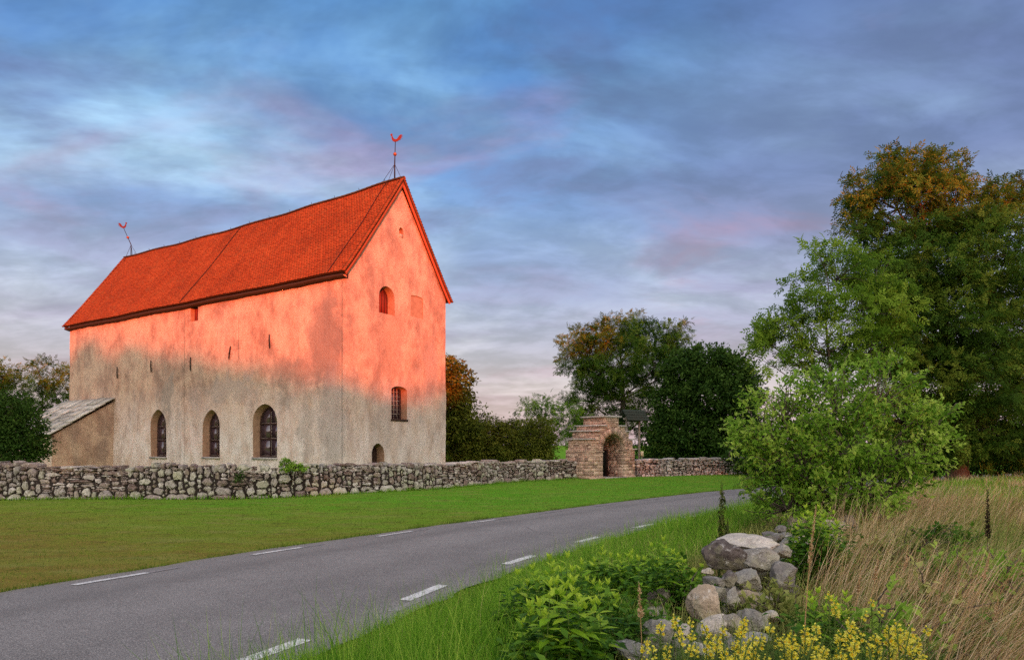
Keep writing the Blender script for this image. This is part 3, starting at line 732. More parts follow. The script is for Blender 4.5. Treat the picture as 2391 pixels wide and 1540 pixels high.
# ---- roof
def ridge_sag(b): return -.20 * math.sin(math.pi * min(max(b / L, 0), 1)) + .03 * math.sin(b * 1.1)
def roof_z(b, u):
    """height of the roof surface; u: 0 eaves .. 1 ridge, slight flare at the eaves"""
    return ZE + (ZR - ZE) * u + ridge_sag(b) * u + .10 * math.exp(-u * 9) - .035 * math.sin(math.pi * u) + .02 * math.sin(b * .8) * (1 - u) + .02 * mnoise.noise(Vector((b * .5, u * 4, 0)))
HW = W / 2 + OE
def roof_pt(b, u, side, lift=0.0):
    y = -OE + HW * u if side == 0 else W + OE - HW * u
    nz = HW / math.hypot(HW, ZR - ZE); ny = (ZR - ZE) / math.hypot(HW, ZR - ZE)
    return (-b, y + (-ny if side == 0 else ny) * lift, roof_z(b, u) + nz * lift)
rm = MB(); bs = np.linspace(-OV, L + OV, 60); us = np.linspace(0, 1, 25)
for side in (0, 1):
    vt = np.array([roof_pt(b, u, side, 0.0) for b in bs for u in us]); vbm = np.array([roof_pt(b, u, side, -.10) for b in bs for u in us])
    i, j = np.meshgrid(np.arange(24), np.arange(59)); q = (j * 25 + i).ravel()
    fq = np.stack([q, q + 1, q + 26, q + 25], 1); rm.add(vt, fq); rm.add(vbm, fq)
    for e in (np.arange(25), np.arange(25) + 59 * 25):      # verge edges
        rm.add(np.vstack([vt[e], vbm[e]]), np.stack([np.arange(24), np.arange(24) + 1, np.arange(24) + 26, np.arange(24) + 25], 1))
    e = np.arange(60) * 25; rm.add(np.vstack([vt[e], vbm[e]]), np.stack([np.arange(59), np.arange(59) + 1, np.arange(59) + 61, np.arange(59) + 60], 1))
roof = rm.build('roof', M['tile_dark'], church, True)
rr = random.Random(11); tm = MB()
NR = 46; TWD = .205
for side in (0, 1):
    ncol = int((L + 2 * OV - .3) / TWD)
    for r_ in range(NR):
        u0 = r_ / NR - .002; u1 = min((r_ + 1.35) / NR, .998)
        for c_i in range(ncol):
            b0_ = -OV + .15 + (c_i + (.5 if r_ % 2 else 0) * .9) * TWD + rr.uniform(-.012, .012); b1_ = b0_ + TWD * rr.uniform(.90, .98)
            if b1_ > L + OV - .12: continue
            lo = .060 + rr.uniform(-.004, .006); hi = .012
            sg = rr.uniform(-.003, .003); du = rr.uniform(-.004, .003)
            p = [roof_pt(b0_, u0 + du, side, lo + sg), roof_pt(b1_, u0 + du, side, lo - sg), roof_pt(b1_, u1, side, hi), roof_pt(b0_, u1, side, hi),
                 roof_pt(b0_, u0 + du, side, lo + sg - .034), roof_pt(b1_, u0 + du, side, lo - sg - .034)]
            tm.add(p, [np.array([[0, 1, 2, 3], [4, 5, 1, 0]]), np.array([[0, 3, 4], [1, 5, 2]])], rr.random())
ti = tm.build('roof_tiles', M['tile'], roof); ti['kind'] = 'stuff'
# verge tiles: sawtooth edge on both gables
for b_in, b_out in ((-OV + .17, -OV - .05), (L + OV - .15, L + OV + .05)):
    for side in (0, 1):
        for r_ in range(NR):
            u0 = r_ / NR - .006; u1 = (r_ + 1.15) / NR
            lo = .085 + rr.uniform(-.008, .012); hi = .035; m = MB()
            P8 = [roof_pt(b_in, u0, side, lo), roof_pt(b_out, u0, side, lo), roof_pt(b_out, min(u1, 1), side, hi), roof_pt(b_in, min(u1, 1), side, hi),
                  roof_pt(b_in, u0, side, lo - .03), roof_pt(b_out, u0, side, lo - .12), roof_pt(b_out, min(u1, 1), side, hi - .09), roof_pt(b_in, min(u1, 1), side, hi - .02)]
            m.add(P8, [[0, 1, 2, 3], [4, 7, 6, 5], [0, 4, 5, 1], [1, 5, 6, 2], [2, 6, 7, 3], [0, 3, 7, 4]], rr.random())
            m.build('verge_tile', M['tile'], roof)
# ridge tiles
nrt = 72; stp = (L + 2 * OV) / nrt
for i in range(nrt):
    b0_ = -OV - .06 + i * stp; b1_ = b0_ + stp * 1.04; m = MB(); vv = []
    for b, gr in ((b0_, .0), (b1_, .014)):
        for a in np.linspace(0, math.pi, 7):
            rad = .13 + gr; vv.append((-b, W / 2 - rad * math.cos(a), roof_z(b, 1.0) - .02 + rad * .95 * math.sin(a)))
    k_ = np.arange(6); m.add(vv, [np.stack([k_, k_ + 1, k_ + 8, k_ + 7], 1), np.arange(7).reshape(1, -1), (np.arange(7) + 7).reshape(1, -1)], rr.random())
    m.build('ridge_tile', M['tile'], roof)
for i in range(14):                      # ridge hooks
    b = 1.2 + i * 2.0; z = roof_z(b, 1.0) + .10
    v, f = tube([(-b, W / 2, z), (-b, W / 2, z + .10), (-b - .04, W / 2, z + .14)], .014, 5); MB().add(v, f).build('ridge_hook', M['iron'], roof)
# bargeboards under the verge, near and far gable
for bb in (-OV + .02, L + OV - .06):
    for side in (0, 1):
        m = MB(); vv = []
        for u in np.linspace(0, .985, 12):
            for b in (bb, bb + .05):
                for lf in (-.03, -.27): vv.append(roof_pt(b, u, side, lf))
        k_ = np.arange(11) * 4
        m.add(vv, np.vstack([np.stack([k_, k_ + 1, k_ + 5, k_ + 4], 1), np.stack([k_ + 2, k_ + 6, k_ + 7, k_ + 3], 1), np.stack([k_ + 1, k_ + 3, k_ + 7, k_ + 5], 1), np.stack([k_, k_ + 4, k_ + 6, k_ + 2], 1)]))
        m.build('bargeboard', M['board_red'], roof)
# eaves: rough dark boards and rafter tails
m = MB(); vv = []
for b in np.linspace(-OV + .1, L + OV - .1, 90):
    zz = roof_z(b, 0) - .10
    vv += [(-b, -OE + .03, zz - .03), (-b, -OE + .03, zz - .13 + rr.uniform(-.012, .012)), (-b, .02, zz - .22 + rr.uniform(-.02, .02)), (-b, .02, zz + .35)]
k_ = np.arange(89) * 4
m.add(vv, np.vstack([np.stack([k_ + i, k_ + i + 4, k_ + i + 5, k_ + i + 1], 1) for i in range(3)]))
m.build('eave_board', M['wood_dark'], roof)
# conductor cables lying on the tiles
for b in (wall_b(433.5), .9):
    v, f = tube([roof_pt(b + .05 * math.sin(u * 9), u, 0, .085) for u in np.linspace(0, 1, 22)], .02, 5); MB().add(v, f).build('roof_conductor', M['iron'], roof)

# ---- weathervanes
ROO = [(-.50, .62), (-.44, .70), (-.40, .66), (-.37, .74), (-.33, .67), (-.30, .73), (-.27, .65), (-.30, .58), (-.24, .40), (-.16, .25), (0, .17), (.12, .18), (.22, .30), (.36, .52), (.52, .62), (.66, .60), (.74, .52), (.66, .54), (.54, .50), (.66, .46), (.74, .38), (.64, .42), (.50, .38), (.62, .32), (.70, .24), (.60, .28), (.46, .22), (.56, .16), (.50, .14), (.34, .06), (.14, -.06), (-.08, -.09), (-.26, .0), (-.34, .14), (-.38, .28), (-.36, .42), (-.42, .50), (-.46, .44), (-.44, .53)]
def vane(b, flip, bend, yaw, scale=.57):
    base_ = np.array([-b, W / 2, roof_z(b, 1.0) + .06])
    H1, H2 = .86, 2.12                   # stay ring, rooster foot
    top = base_ + np.array([bend[0], bend[1], H2]); ring = base_ + np.array([0, 0, H1])
    v, f = tube([base_, ring, ring + (top - ring) * .5, top], [.042, .036, .024, .020], 6)
    mast = MB().add(v, f).build('weathervane', M['iron'], church)
    bp = ring + (top - ring) * .42
    bm = bmesh.new(); bmesh.ops.create_uvsphere(bm, u_segments=14, v_segments=10, radius=.10)
    me = bpy.data.meshes.new('ball'); bm.to_mesh(me); bm.free(); me.materials.append(M['ball'])
    me.polygons.foreach_set('use_smooth', np.ones(len(me.polygons), bool)); o = link('ball', me, mast); o.location = bp
    for du, dy in ((.95, 0), (.3, -.38), (.3, .38), (-.45 if b < 1 else -.8, 0)):
        bb = b + du
        if dy == 0: end = np.array([-bb, W / 2, roof_z(bb, 1) + .08]) if -.1 < bb < L + .1 else np.array([-(max(min(bb, L + .1), -.1)), W / 2, roof_z(b, 1) - .0])
        else: end = np.array([-bb, W / 2 + dy, roof_z(bb, 1) - abs(dy) * SL + .1])
        v, f = tube([ring - np.array([0, 0, .02]), end], .012, 5); MB().add(v, f).build('stay', M['iron'], mast)
    ca, sa = math.cos(yaw), math.sin(yaw); s = scale * (-1 if flip else 1)
    P0 = np.array([(p[0] * s * ca, p[0] * s * sa, p[1] * scale) for p in ROO]) + top
    nn_ = np.array([-sa, ca, 0]) * .012
    n = len(P0); i = np.arange(n); j = (i + 1) % n
    # body as a thin sheet cut from metal
    bm = bmesh.new(); va = [bm.verts.new(p - nn_) for p in P0]; fa = bm.faces.new(va)
    r = bmesh.ops.extrude_face_region(bm, geom=[fa]); bmesh.ops.translate(bm, vec=Vector(nn_ * 2), verts=[e for e in r['geom'] if isinstance(e, bmesh.types.BMVert)])
    bmesh.ops.recalc_face_normals(bm, faces=bm.faces); bmesh.ops.triangulate(bm, faces=bm.faces[:])
    me = bpy.data.meshes.new('rooster'); bm.to_mesh(me); bm.free(); me.materials.append(M['copper']); link('rooster', me, mast)
vane(.45, False, (0.03, 0.02), TH)                      # upright, facing the picture's left
vane(L - .75, True, (-.30, -.42), TH)                   # bent mast, facing right

# ---- lean-to on the long wall
AB0, AB1, AP = wall_b(265.5), L - .25, 3.73
AZ1, AZ0 = 5.08, 2.66
annex = empty('lean_to', tuple(np.array([X0, D0, 0]) + np.array([*(CL * AB0), 0])), -TH)
tag(annex, 'low lean-to of brown plaster with stone slab roof against the church wall', 'annex')
bm = bmesh.new()
ln_ = AB1 - AB0
prof = [(.1, -.2), (-AP, -.2), (-AP, AZ0 - .05), (.1, AZ1 - .1)]
va = [bm.verts.new((0, y, z)) for y, z in prof]; vb = [bm.verts.new((-ln_, y, z)) for y, z in prof]
bm.faces.new(va); bm.faces.new(vb[::-1])
for i in range(4): bm.faces.new((va[(i + 1) % 4], va[i], vb[i], vb[(i + 1) % 4]))
bmesh.ops.recalc_face_normals(bm, faces=bm.faces)
for q in np.arange(.4, 7, .4):
    for co, no in (((-q, 0, 0), (1, 0, 0)), ((0, -q, 0), (0, 1, 0)), ((0, 0, q), (0, 0, 1))):
        bmesh.ops.bisect_plane(bm, geom=bm.verts[:] + bm.edges[:] + bm.faces[:], plane_co=co, plane_no=no)
for v_ in bm.verts:
    n_ = mnoise.noise_vector(v_.co * .8 + Vector((30, 0, 0))) * .03; v_.co += Vector((n_.x, n_.y, 0))
for f_ in bm.faces: f_.material_index = 1 if f_.normal.y < -.7 else 0
me = bpy.data.meshes.new('wall'); bm.to_mesh(me); bm.free(); me.materials.append(M['plaster_annex']); me.materials.append(M['plaster_white'])
link('wall', me, annex)
MB().box(-ln_ - .1, .12, -AP - .14, -AP + .06, AZ0 - .16, AZ0 - .03).build('wall_plate', M['wood_dark'], annex)
ra = math.atan2(AZ1 - AZ0, AP); sl_len = AP / math.cos(ra) + .30
rr = random.Random(3)
xx = [.18]
while xx[-1] > -ln_ - .1: xx.append(xx[-1] - rr.uniform(.85, 1.25))
for ci in range(len(xx) - 1):
    t0_ = 0.0; row = 0
    edges = [0]; 
    while edges[-1] < sl_len - .5: edges.append(edges[-1] + rr.uniform(.62, .95))
    edges[-1] = sl_len
    for e0, e1 in zip(edges[:-1], edges[1:]):
        th_ = rr.uniform(.05, .085); ja = [rr.uniform(-.03, .03) for _ in range(8)]; lift = .03 + .035 * (ci % 2)
        def sp(t, x, h):
            yb = -AP - .26 + t * math.cos(ra); zb_ = AZ0 - .02 + (t - .30 + .04) * math.sin(ra) + .04
            return (x, yb - h * math.sin(ra), zb_ + h * math.cos(ra))
        lo_h, hi_h = .045 + lift, lift
        vv = [sp(e0 + ja[0] - .05, xx[ci] + ja[1], lo_h), sp(e0 + ja[2] - .05, xx[ci + 1] + ja[3] - .04, lo_h + .01), sp(e1 + .04, xx[ci + 1] + ja[4] - .04, hi_h), sp(e1 + .04, xx[ci] + ja[5], hi_h)]
        vv += [sp(e0 + ja[0] - .05, xx[ci] + ja[1], lo_h + th_), sp(e0 + ja[2] - .05, xx[ci + 1] + ja[3] - .04, lo_h + th_), sp(e1 + .04, xx[ci + 1] + ja[4] - .04, hi_h + th_), sp(e1 + .04, xx[ci] + ja[5], hi_h + th_)]
        MB().add(vv, [[0, 1, 2, 3], [4, 7, 6, 5], [0, 4, 5, 1], [1, 5, 6, 2], [2, 6, 7, 3], [3, 7, 4, 0]], rr.random()).build('roof_slab', M['slab'], annex)

# ------------------------------------------------------------------ dry stone walls
def pack_wall(S, Hf, rng, zone, first=None, ds=.02):
    """stack stones on a rising skyline; returns [(outline (s,z), kind)]"""
    n = int(S / ds); sx = np.arange(n) * ds; top = np.full(n, -.08) + .04 * np.sin(sx * 1.7); H = Hf(sx); out = []
    for it in range(20000):
        short = (H - top) > .05
        if not short.any(): break
        i = int(np.argmin(np.where(short, top - H * .0, 9))); lev = top[i]
        a = i
        while a > 0 and top[a - 1] <= lev + .05: a -= 1
        b = i
        while b < n - 1 and top[b + 1] <= lev + .05: b += 1
        avail = b - a + 1
        z_ = zone(i * ds, lev)
        if lev < .05 and first: wd, ht, p, kind = rng.uniform(*first[0]) ** 1.0, rng.uniform(*first[1]), 4.5, 'field'
        elif z_ == 'slab': wd, ht, p, kind = rng.uniform(.26, .95), (.05 + .13 * rng.random() ** 2), 9, 'flat'
        else: wd, ht, p, kind = (.20 + .46 * rng.random() ** 1.4), rng.uniform(.13, .36), 6.0, 'field'
        k_ = int(wd / ds)
        if avail - k_ < 5: k_ = avail
        if k_ > avail * 1.0: k_ = avail
        if k_ < 4:
            top[a:b + 1] = max(top[max(a - 1, 0)], top[min(b + 1, n - 1)], lev + .05) if avail < 4 else lev + .05
            continue
        if k_ * ds < .16 and kind == 'field': ht = min(ht, k_ * ds * .9)
        a0 = a if (k_ == avail or rng.random() < .5) else b - k_ + 1
        idx = np.arange(a0, a0 + k_); bot = top[idx].copy(); t = np.linspace(-1, 1, k_)
        ht = min(ht, max(H[i] - lev + rng.uniform(-.04, .15), .05))
        tilt = rng.uniform(-.10, .10) * min(ht, .12)
        prof = bot.mean() + ht * np.maximum(1 - np.abs(t) ** p, 0) ** (1 / p) + tilt * t
        prof = np.maximum(prof, bot + .02)
        nn = 7; ks = np.linspace(0, k_ - 1, nn).astype(int)
        ob = [(sx[idx[q]], bot[q]) for q in ks[1:-1]]
        zl, zr = .5 * (bot[0] + prof.max()), .5 * (bot[-1] + prof.max())
        poly = [(sx[idx[0]], min(zl, bot[0] + ht * .45))] + ob + [(sx[idx[-1]], min(zr, bot[-1] + ht * .45))] + [(sx[idx[q]], max(prof[q], bot[q] + .03)) for q in ks[-2:0:-1]]
        out.append((np.array(poly), kind))
        top[idx] = np.maximum(prof, bot + ht * .70)
    return out
def stone_wall(name, label, path, Hf, zone, seed, mats, thick=.62, nmax=300, first=((.22, .95), (.14, .46)), group=None):
    rng = np.random.default_rng(seed)
    P = resample(np.array(path, float), 400, 2); s = along(P); S = s[-1]
    T = nrm(np.gradient(P, axis=0)); Nrm = np.stack([T[:, 1], -T[:, 0]], 1)       # right of the path = outer face
    root = empty(name, (P[0][0], P[0][1], 0)); org = np.array([P[0][0], P[0][1], 0]); tag(root, label, 'stone wall', group)
    def mp(sv, z, d):
        sv = np.clip(sv, 0, S); x = np.interp(sv, s, P[:, 0]); y = np.interp(sv, s, P[:, 1])
        nx = np.interp(sv, s, Nrm[:, 0]); ny = np.interp(sv, s, Nrm[:, 1])
        return np.stack([x + nx * d, y + ny * d, z], -1)
    gz = float(np.mean(zg(P[:, 0], P[:, 1])))
    hs = Hf(s)
    cm = MB(); rows = [(-.02, .0), (-.02, .80), (-thick + .06, .80), (-thick + .06, 0.0)]
    vv = np.concatenate([mp(s, hs * q[1] + gz - (.1 if q[1] == 0 else .04), np.full(len(s), q[0])) for q in rows]) - org
    k_ = np.arange(len(s) - 1); n = len(s)
    cm.add(vv, np.vstack([np.stack([k_ + r * n, k_ + 1 + r * n, k_ + 1 + (r + 1) * n, k_ + (r + 1) * n], 1) for r in range(3)]))
    cm.build('core', M['joint'], root)
    stones = pack_wall(S, Hf, rng, zone, first); made = []
    for poly, kind in stones:
        c0 = poly.mean(0); ext = poly.max(0) - poly.min(0)
        if min(ext) < .025: continue
        gap = .012; q = c0 + (poly - c0) * (1 - gap / np.maximum(ext / 2, .03))
        q = q + rng.normal(0, .020, q.shape) * np.minimum(1, min(ext) / .15)
        hz = float(Hf(np.array([c0[0]]))[0]); cap = poly[:, 1].max() > hz - .09
        dep = thick if cap else .26
        bulge = (min(ext) * .42 if kind == 'field' else min(.05, min(ext) * .5)) * rng.uniform(.7, 1.15)
        off = rng.normal(0, .022) + (.02 if poly[:, 1].min() < .1 else 0)
        sh2 = rng.normal(0, .10, 2) * ext; r1 = c0 + (q - c0) * .84; r2 = c0 + (q - c0) * .55 + sh2
        m = len(q); o1 = off - bulge * .35; 
        rings = [(q, off - dep + (.05 if cap else 0)), (q, o1), (r1, off + bulge * .35), (r2, off + bulge * .62)]
        if cap: rings = [(r1, off - dep)] + rings
        dn = rng.normal(0, bulge * .16, (len(rings), m))
        vs_ = [mp(rg[:, 0], rg[:, 1] + gz, np.full(m, d) + dn[ri]) for ri, (rg, d) in enumerate(rings)]
        cen = mp(np.array([c0[0]]), np.array([c0[1] + gz]), np.array([off + bulge * .68]))
        v = np.vstack(vs_ + [cen]) - org; i_ = np.arange(m); j_ = (i_ + 1) % m; R_ = len(rings)
        fq = np.vstack([np.stack([i_ + r * m, j_ + r * m, j_ + (r + 1) * m, i_ + (r + 1) * m], 1) for r in range(R_ - 1)])
        ft = np.stack([i_ + (R_ - 1) * m, j_ + (R_ - 1) * m, np.full(m, R_ * m)], 1)
        faces = [fq, ft]
        if cap: faces.append(i_[::-1].reshape(1, -1).copy())
        made.append((ext[0] * ext[1], kind, v, faces, rng.random()))
    made.sort(key=lambda t_: -t_[0])
    for kind, nm, mt in (('field', 'field_stone', mats[0]), ('flat', 'flat_stone', mats[1])):
        sel = [t_ for t_ in made if t_[1] == kind]
        for t_ in sel[:nmax]:
            MB().add(t_[2], t_[3], t_[4]).build(nm, mt, root, True).data.set_sharp_from_angle(angle=R(38))
        if len(sel) > nmax:
            m = MB()
            for t_ in sel[nmax:]: m.add(t_[2], t_[3], t_[4])
            o = m.build('small_' + nm + 's', mt, root, True); o['kind'] = 'stuff'
    return root
WPATH = [(-27, 23.6), (-22, 23.9), (-18.75, 24.2), (-14.2, 24.5), (-10.5, 25.2), (-7.5, 26.5), (-5.0, 28.8), (-3.0, 31.3), (-.9, 34.6), (1.2, 37.6), (3.2, 39.4), (4.75, 40.2)]
_zr = np.random.default_rng(21)
_zones = _zr.random(80)
def zone_l(s, lev): return 'slab' if (_zones[int(s / 1.6)] < .60 and lev > .12) or lev > 1.0 and _zones[int(s / 1.6) + 30] < .45 else 'round'
def hl(s): return 1.31 - .0062 * s + .035 * np.sin(s * .9) + .03 * np.sin(s * 2.3 + 1)
stone_wall('churchyard_wall', 'long dry stone wall of lichened boulders and flat slabs in front of the church', WPATH, hl, zone_l, 4, (M['wall_stone'], M['flat_stone']))
stone_wall('churchyard_wall', 'low dry stone wall of thin grey slabs running right from the gate', [(7.9, 41.9), (10.5, 43.4), (13, 44.6), (16.5, 46.2), (21, 48.5)],
           lambda s: 1.12 + .03 * np.sin(s * 1.4) + .0 * s, lambda s, l: 'slab' if l > .3 or _zones[int(s * 2)] < .4 else 'round', 9, (M['far_stone'], M['far_stone']), first=((.25, .6), (.16, .30)))

# ------------------------------------------------------------------ gate
GPH = R(50); P0 = np.array([4.51, 39.0])
# local frame: x along the front (to the right), y = into depth (left-away), z up
gate = empty('churchyard_gate', (P0[0], P0[1], 0), math.atan2(math.cos(GPH), math.sin(GPH)))
tag(gate, 'stepped limestone gatehouse with round arch and dark red door in the churchyard wall', 'gate')
GW, GD = 4.18, 1.95; GCX = 2.12; OC, OHW, OSP, ORI = 2.22, .98, 1.72, .95
STEPS = [(2.09, 1.70), (1.87, 2.31), (1.51, 2.80), (1.13, 3.13), (.55, 3.68)]      # half width, top
def hw_at(z):
    for h, t in STEPS:
        if z < t: return h
    return 0
def open_at(z):
    if z < OSP: return OHW
    if z < OSP + ORI: return OHW * math.sqrt(max(0, 1 - ((z - OSP) / ORI) ** 2))
    return 0
outl = [(GCX - STEPS[0][0], -.1)]
for h, t in STEPS: outl += [(GCX - h, outl[-1][1] if len(outl) > 1 else -.1), (GCX - h, t)]
outl = []
zp = -.1
for h, t in STEPS: outl += [(GCX + h, zp), (GCX + h, t)]; zp = t
left = [(2 * GCX - x, z) for x, z in outl][::-1]
arch = [(OC + OHW * math.cos(a), OSP + ORI * math.sin(a)) for a in np.linspace(0, math.pi, 17)]
bm = bmesh.new()
ring = outl + left + [(OC - OHW, -.1)] + arch[::-1] + [(OC + OHW, -.1)]
va = [bm.verts.new((x, .03, z)) for x, z in ring]; fa = bm.faces.new(va)
r = bmesh.ops.extrude_face_region(bm, geom=[fa]); bmesh.ops.translate(bm, vec=Vector((0, GD - .06, 0)), verts=[e for e in r['geom'] if isinstance(e, bmesh.types.BMVert)])
bmesh.ops.recalc_face_normals(bm, faces=bm.faces); bmesh.ops.triangulate(bm, faces=bm.faces[:])
me = bpy.data.meshes.new('masonry_core'); bm.to_mesh(me); bm.free(); me.materials.append(M['mortar']); link('masonry_core', me, gate)
rr = random.Random(8)
def block(x0, x1, z0, z1, face, th=.05, name='stone', mat='gate_stone', par=None):
    """one masonry stone; face(u, d, z) -> point, d outwards"""
    j = lambda a=.008: rr.uniform(-a, a)
    pr = .025 + rr.uniform(0, .03)
    vv = []
    for d, sh in ((-.10, 0), (pr - .012, 0), (pr, .014)):
        vv += [face(x0 + .007 + sh + j(), d, z0 + .006 + sh * .7 + j(.005)), face(x1 - .007 - sh + j(), d, z0 + .006 + sh * .7 + j(.005)), face(x1 - .007 - sh + j(), d, z1 - .006 - sh * .7 + j(.005)), face(x0 + .007 + sh + j(), d, z1 - .006 - sh * .7 + j(.005))]
    f = [[8, 9, 10, 11]]
    for a in (0, 4): f += [[a, a + 1, a + 5, a + 4], [a + 1, a + 2, a + 6, a + 5], [a + 2, a + 3, a + 7, a + 6], [a + 3, a, a + 4, a + 7]]
    MB().add(vv, f, rr.random()).build(name, M[mat], par or gate)
FR = lambda u, d, z: (u, .0 - d, z)
LF = lambda u0: (lambda u, d, z: (u0 - d, u, z))
RJ = lambda u, d, z: (OC + OHW - d, u, z)
LJ = lambda u, d, z: (OC - OHW + d, u, z)
z = 0.0
VR = .42                                       # voussoir ring
while z < 3.66:
    big = z < 1.15
    h = rr.uniform(.16, .27) if big else rr.uniform(.06, .13)
    for hs_, t in STEPS:
        if z < t - .02 < z + h + .05: h = t - z; break
    zm = z + h / 2; hw = hw_at(zm)
    def rowfill(a, b, lmin, lmax, face):
        x = a
        while x < b - .03:
            l = rr.uniform(lmin, lmax)
            if b - (x + l) < lmin * .6: l = b - x
            block(x, x + l, z, z + h, face); x += l
    ow = open_at(zm); ringw = 0
    lm = (.25, .55) if big else (.18, .5)
    if zm > OSP - .05:
        q = (zm - OSP) / (ORI + VR); ringw = (OHW + VR) * math.sqrt(max(0, 1 - q * q)) if q < 1 else 0
    eff = max(ow, ringw)
    if eff > 0:
        if OC - eff - (GCX - hw) > .06: rowfill(GCX - hw, OC - eff, *lm, FR)
        if GCX + hw - (OC + eff) > .06: rowfill(OC + eff, GCX + hw, *lm, FR)
    else: rowfill(GCX - hw, GCX + hw, *lm, FR)
    rowfill(.04, GD - .04, *lm, LF(GCX - hw))
    if ow > .9 * OHW: rowfill(.04, GD - .25, *lm, RJ); rowfill(.04, GD - .25, *lm, LJ)
    z += h
nv = 34
for i in range(nv):                            # voussoirs
    a0, a1 = math.pi * i / nv + .012, math.pi * (i + 1) / nv - .012; vr = VR * rr.uniform(.82, 1.02); pr = .03 + rr.uniform(0, .035)
    vv = []
    for d in (-.25, pr):
        for a, q in ((a0, 0), (a1, 0), (a1, vr), (a0, vr)):
            xx_ = OC + (OHW + q) * math.cos(a); zz_ = OSP + (ORI + q) * math.sin(a); lim = hw_at(min(zz_, 3.6)) 
            vv.append((min(max(xx_, GCX - lim + .01), GCX + lim - .01), -d, zz_))
    MB().add(vv, [[0, 1, 2, 3], [4, 7, 6, 5], [0, 4, 5, 1], [1, 5, 6, 2], [2, 6, 7, 3], [3, 7, 4, 0]], rr.random()).build('voussoir', M['gate_stone'], gate)
for i in range(26):                            # underside of the vault: rows of long stones
    a0, a1 = math.pi * i / 26 + .01, math.pi * (i + 1) / 26 - .01; y = .26
    while y < GD - .1:
        l = min(rr.uniform(.3, .6), GD - .04 - y); pr = .01 + rr.uniform(0, .025); vv = []
        for q in (-pr, .05):
            for yy, a in ((y + .008, a0), (y + l - .008, a0), (y + l - .008, a1), (y + .008, a1)): vv.append((OC + (OHW + q) * math.cos(a), yy, OSP + (ORI + q) * math.sin(a)))
        MB().add(vv, [[0, 1, 2, 3], [4, 7, 6, 5], [0, 4, 5, 1], [1, 5, 6, 2], [2, 6, 7, 3], [3, 7, 4, 0]], rr.random() * .5).build('vault_stone', M['gate_stone'], gate); y += l
def cap_slab(x0, x1, z0, th=.085):
    n = 5; P_ = []; ov = .11
    y0, y1 = -ov, GD + .06
    loop = [(x0 + (x1 - x0) * t, y0 + rr.uniform(-.02, .02)) for t in np.linspace(0, 1, n)] + [(x1 + rr.uniform(-.02, .02), y0 + (y1 - y0) * t) for t in np.linspace(0, 1, n)[1:]] + [(x1 + (x0 - x1) * t, y1) for t in np.linspace(0, 1, n)[1:]] + [(x0 + rr.uniform(-.02, .02), y1 + (y0 - y1) * t) for t in np.linspace(0, 1, n)[1:-1]]
    m = len(loop); lo = [(x, y, z0 + .012 + rr.uniform(-.006, .006)) for x, y in loop]; hi = [(x, y, z0 + th + rr.uniform(-.012, .012)) for x, y in loop]
    i = np.arange(m); j = (i + 1) % m
    MB().add(lo + hi, [np.stack([i, j, j + m, i + m], 1), i[::-1].reshape(1, -1).copy(), (i + m).reshape(1, -1)], .7 + .3 * rr.random()).build('cap_slab', M['far_stone'], gate)
for k_, (h, t) in enumerate(STEPS):
    if k_ == 4: cap_slab(GCX - h - .22, GCX + h + .22, t, .10); continue
    hn = STEPS[k_ + 1][0]
    if k_ == 0:
        cap_slab(GCX + hn + .06, GCX + h + .12, t); continue
    cap_slab(GCX - h - .14, GCX - hn - .06, t); cap_slab(GCX + hn + .06, GCX + h + .12, t)
# impost stones and door
block(OC - OHW - .30, OC - OHW + .10, OSP - .16, OSP - .06, lambda u, d, z: (u, -d - .03, z), name='impost')
block(OC + OHW - .04, OC + OHW + .30, OSP - .16, OSP - .06, lambda u, d, z: (u, -d - .03, z), name='impost')
dy = GD - .30
for xj in (OC - OHW + .03, OC + OHW - .13): MB().box(xj, xj + .10, dy, dy + .14, 0, 1.78).build('door_post', M['wood_dark'], gate)
MB().box(OC - OHW + .03, OC + OHW - .03, dy - .01, dy + .13, 1.72, 1.84).build('door_lintel', M['wood_dark'], gate)
def leaf_door(x_h, ang, sgn):
    """door leaf of planks hung at x_h"""
    pl = None; wl = .90; ca, sa = math.cos(ang), math.sin(ang)
    f = lambda u, t, z: (x_h + sgn * (u * ca) - t * sa * sgn, dy - u * sa - t * ca, z)
    def bx(u0, u1, t0, t1, z0, z1, nm, mt, par):
        vv = [f(u, t, z) for z in (z0, z1) for t in (t0, t1) for u in (u0, u1)]
        return MB().add(vv, [[0, 2, 3, 1], [4, 5, 7, 6], [0, 1, 5, 4], [2, 6, 7, 3], [0, 4, 6, 2], [1, 3, 7, 5]], rr.random()).build(nm, M[mt], par)
    pl = bx(0, wl, -.03, .0, .06, 1.70, 'door', 'wood_dark', gate)
    for i in range(6): bx(i * wl / 6 + .006, (i + 1) * wl / 6 - .006, .002, .028, .07, 1.69, 'plank', 'door', pl)
    for z_ in (.3, 1.4): bx(.02, wl * .8, .03, .042, z_ - .03, z_ + .03, 'hinge_strap', 'iron', pl)
leaf_door(OC - OHW + .10, R(4), 1)
leaf_door(OC + OHW - .12, R(62), -1)
MB().box(GCX - 2.05, OC - OHW + .06, -.16, .1, -.05, .09).build('plinth', M['gate_stone'], gate)
MB().box(OC + OHW - .06, GCX + 2.05, -.16, .1, -.05, .09).build('plinth', M['gate_stone'], gate)
MB().box(OC - OHW, OC + OHW, -.25, GD, -.05, .035).build('threshold', M['far_stone'], gate)

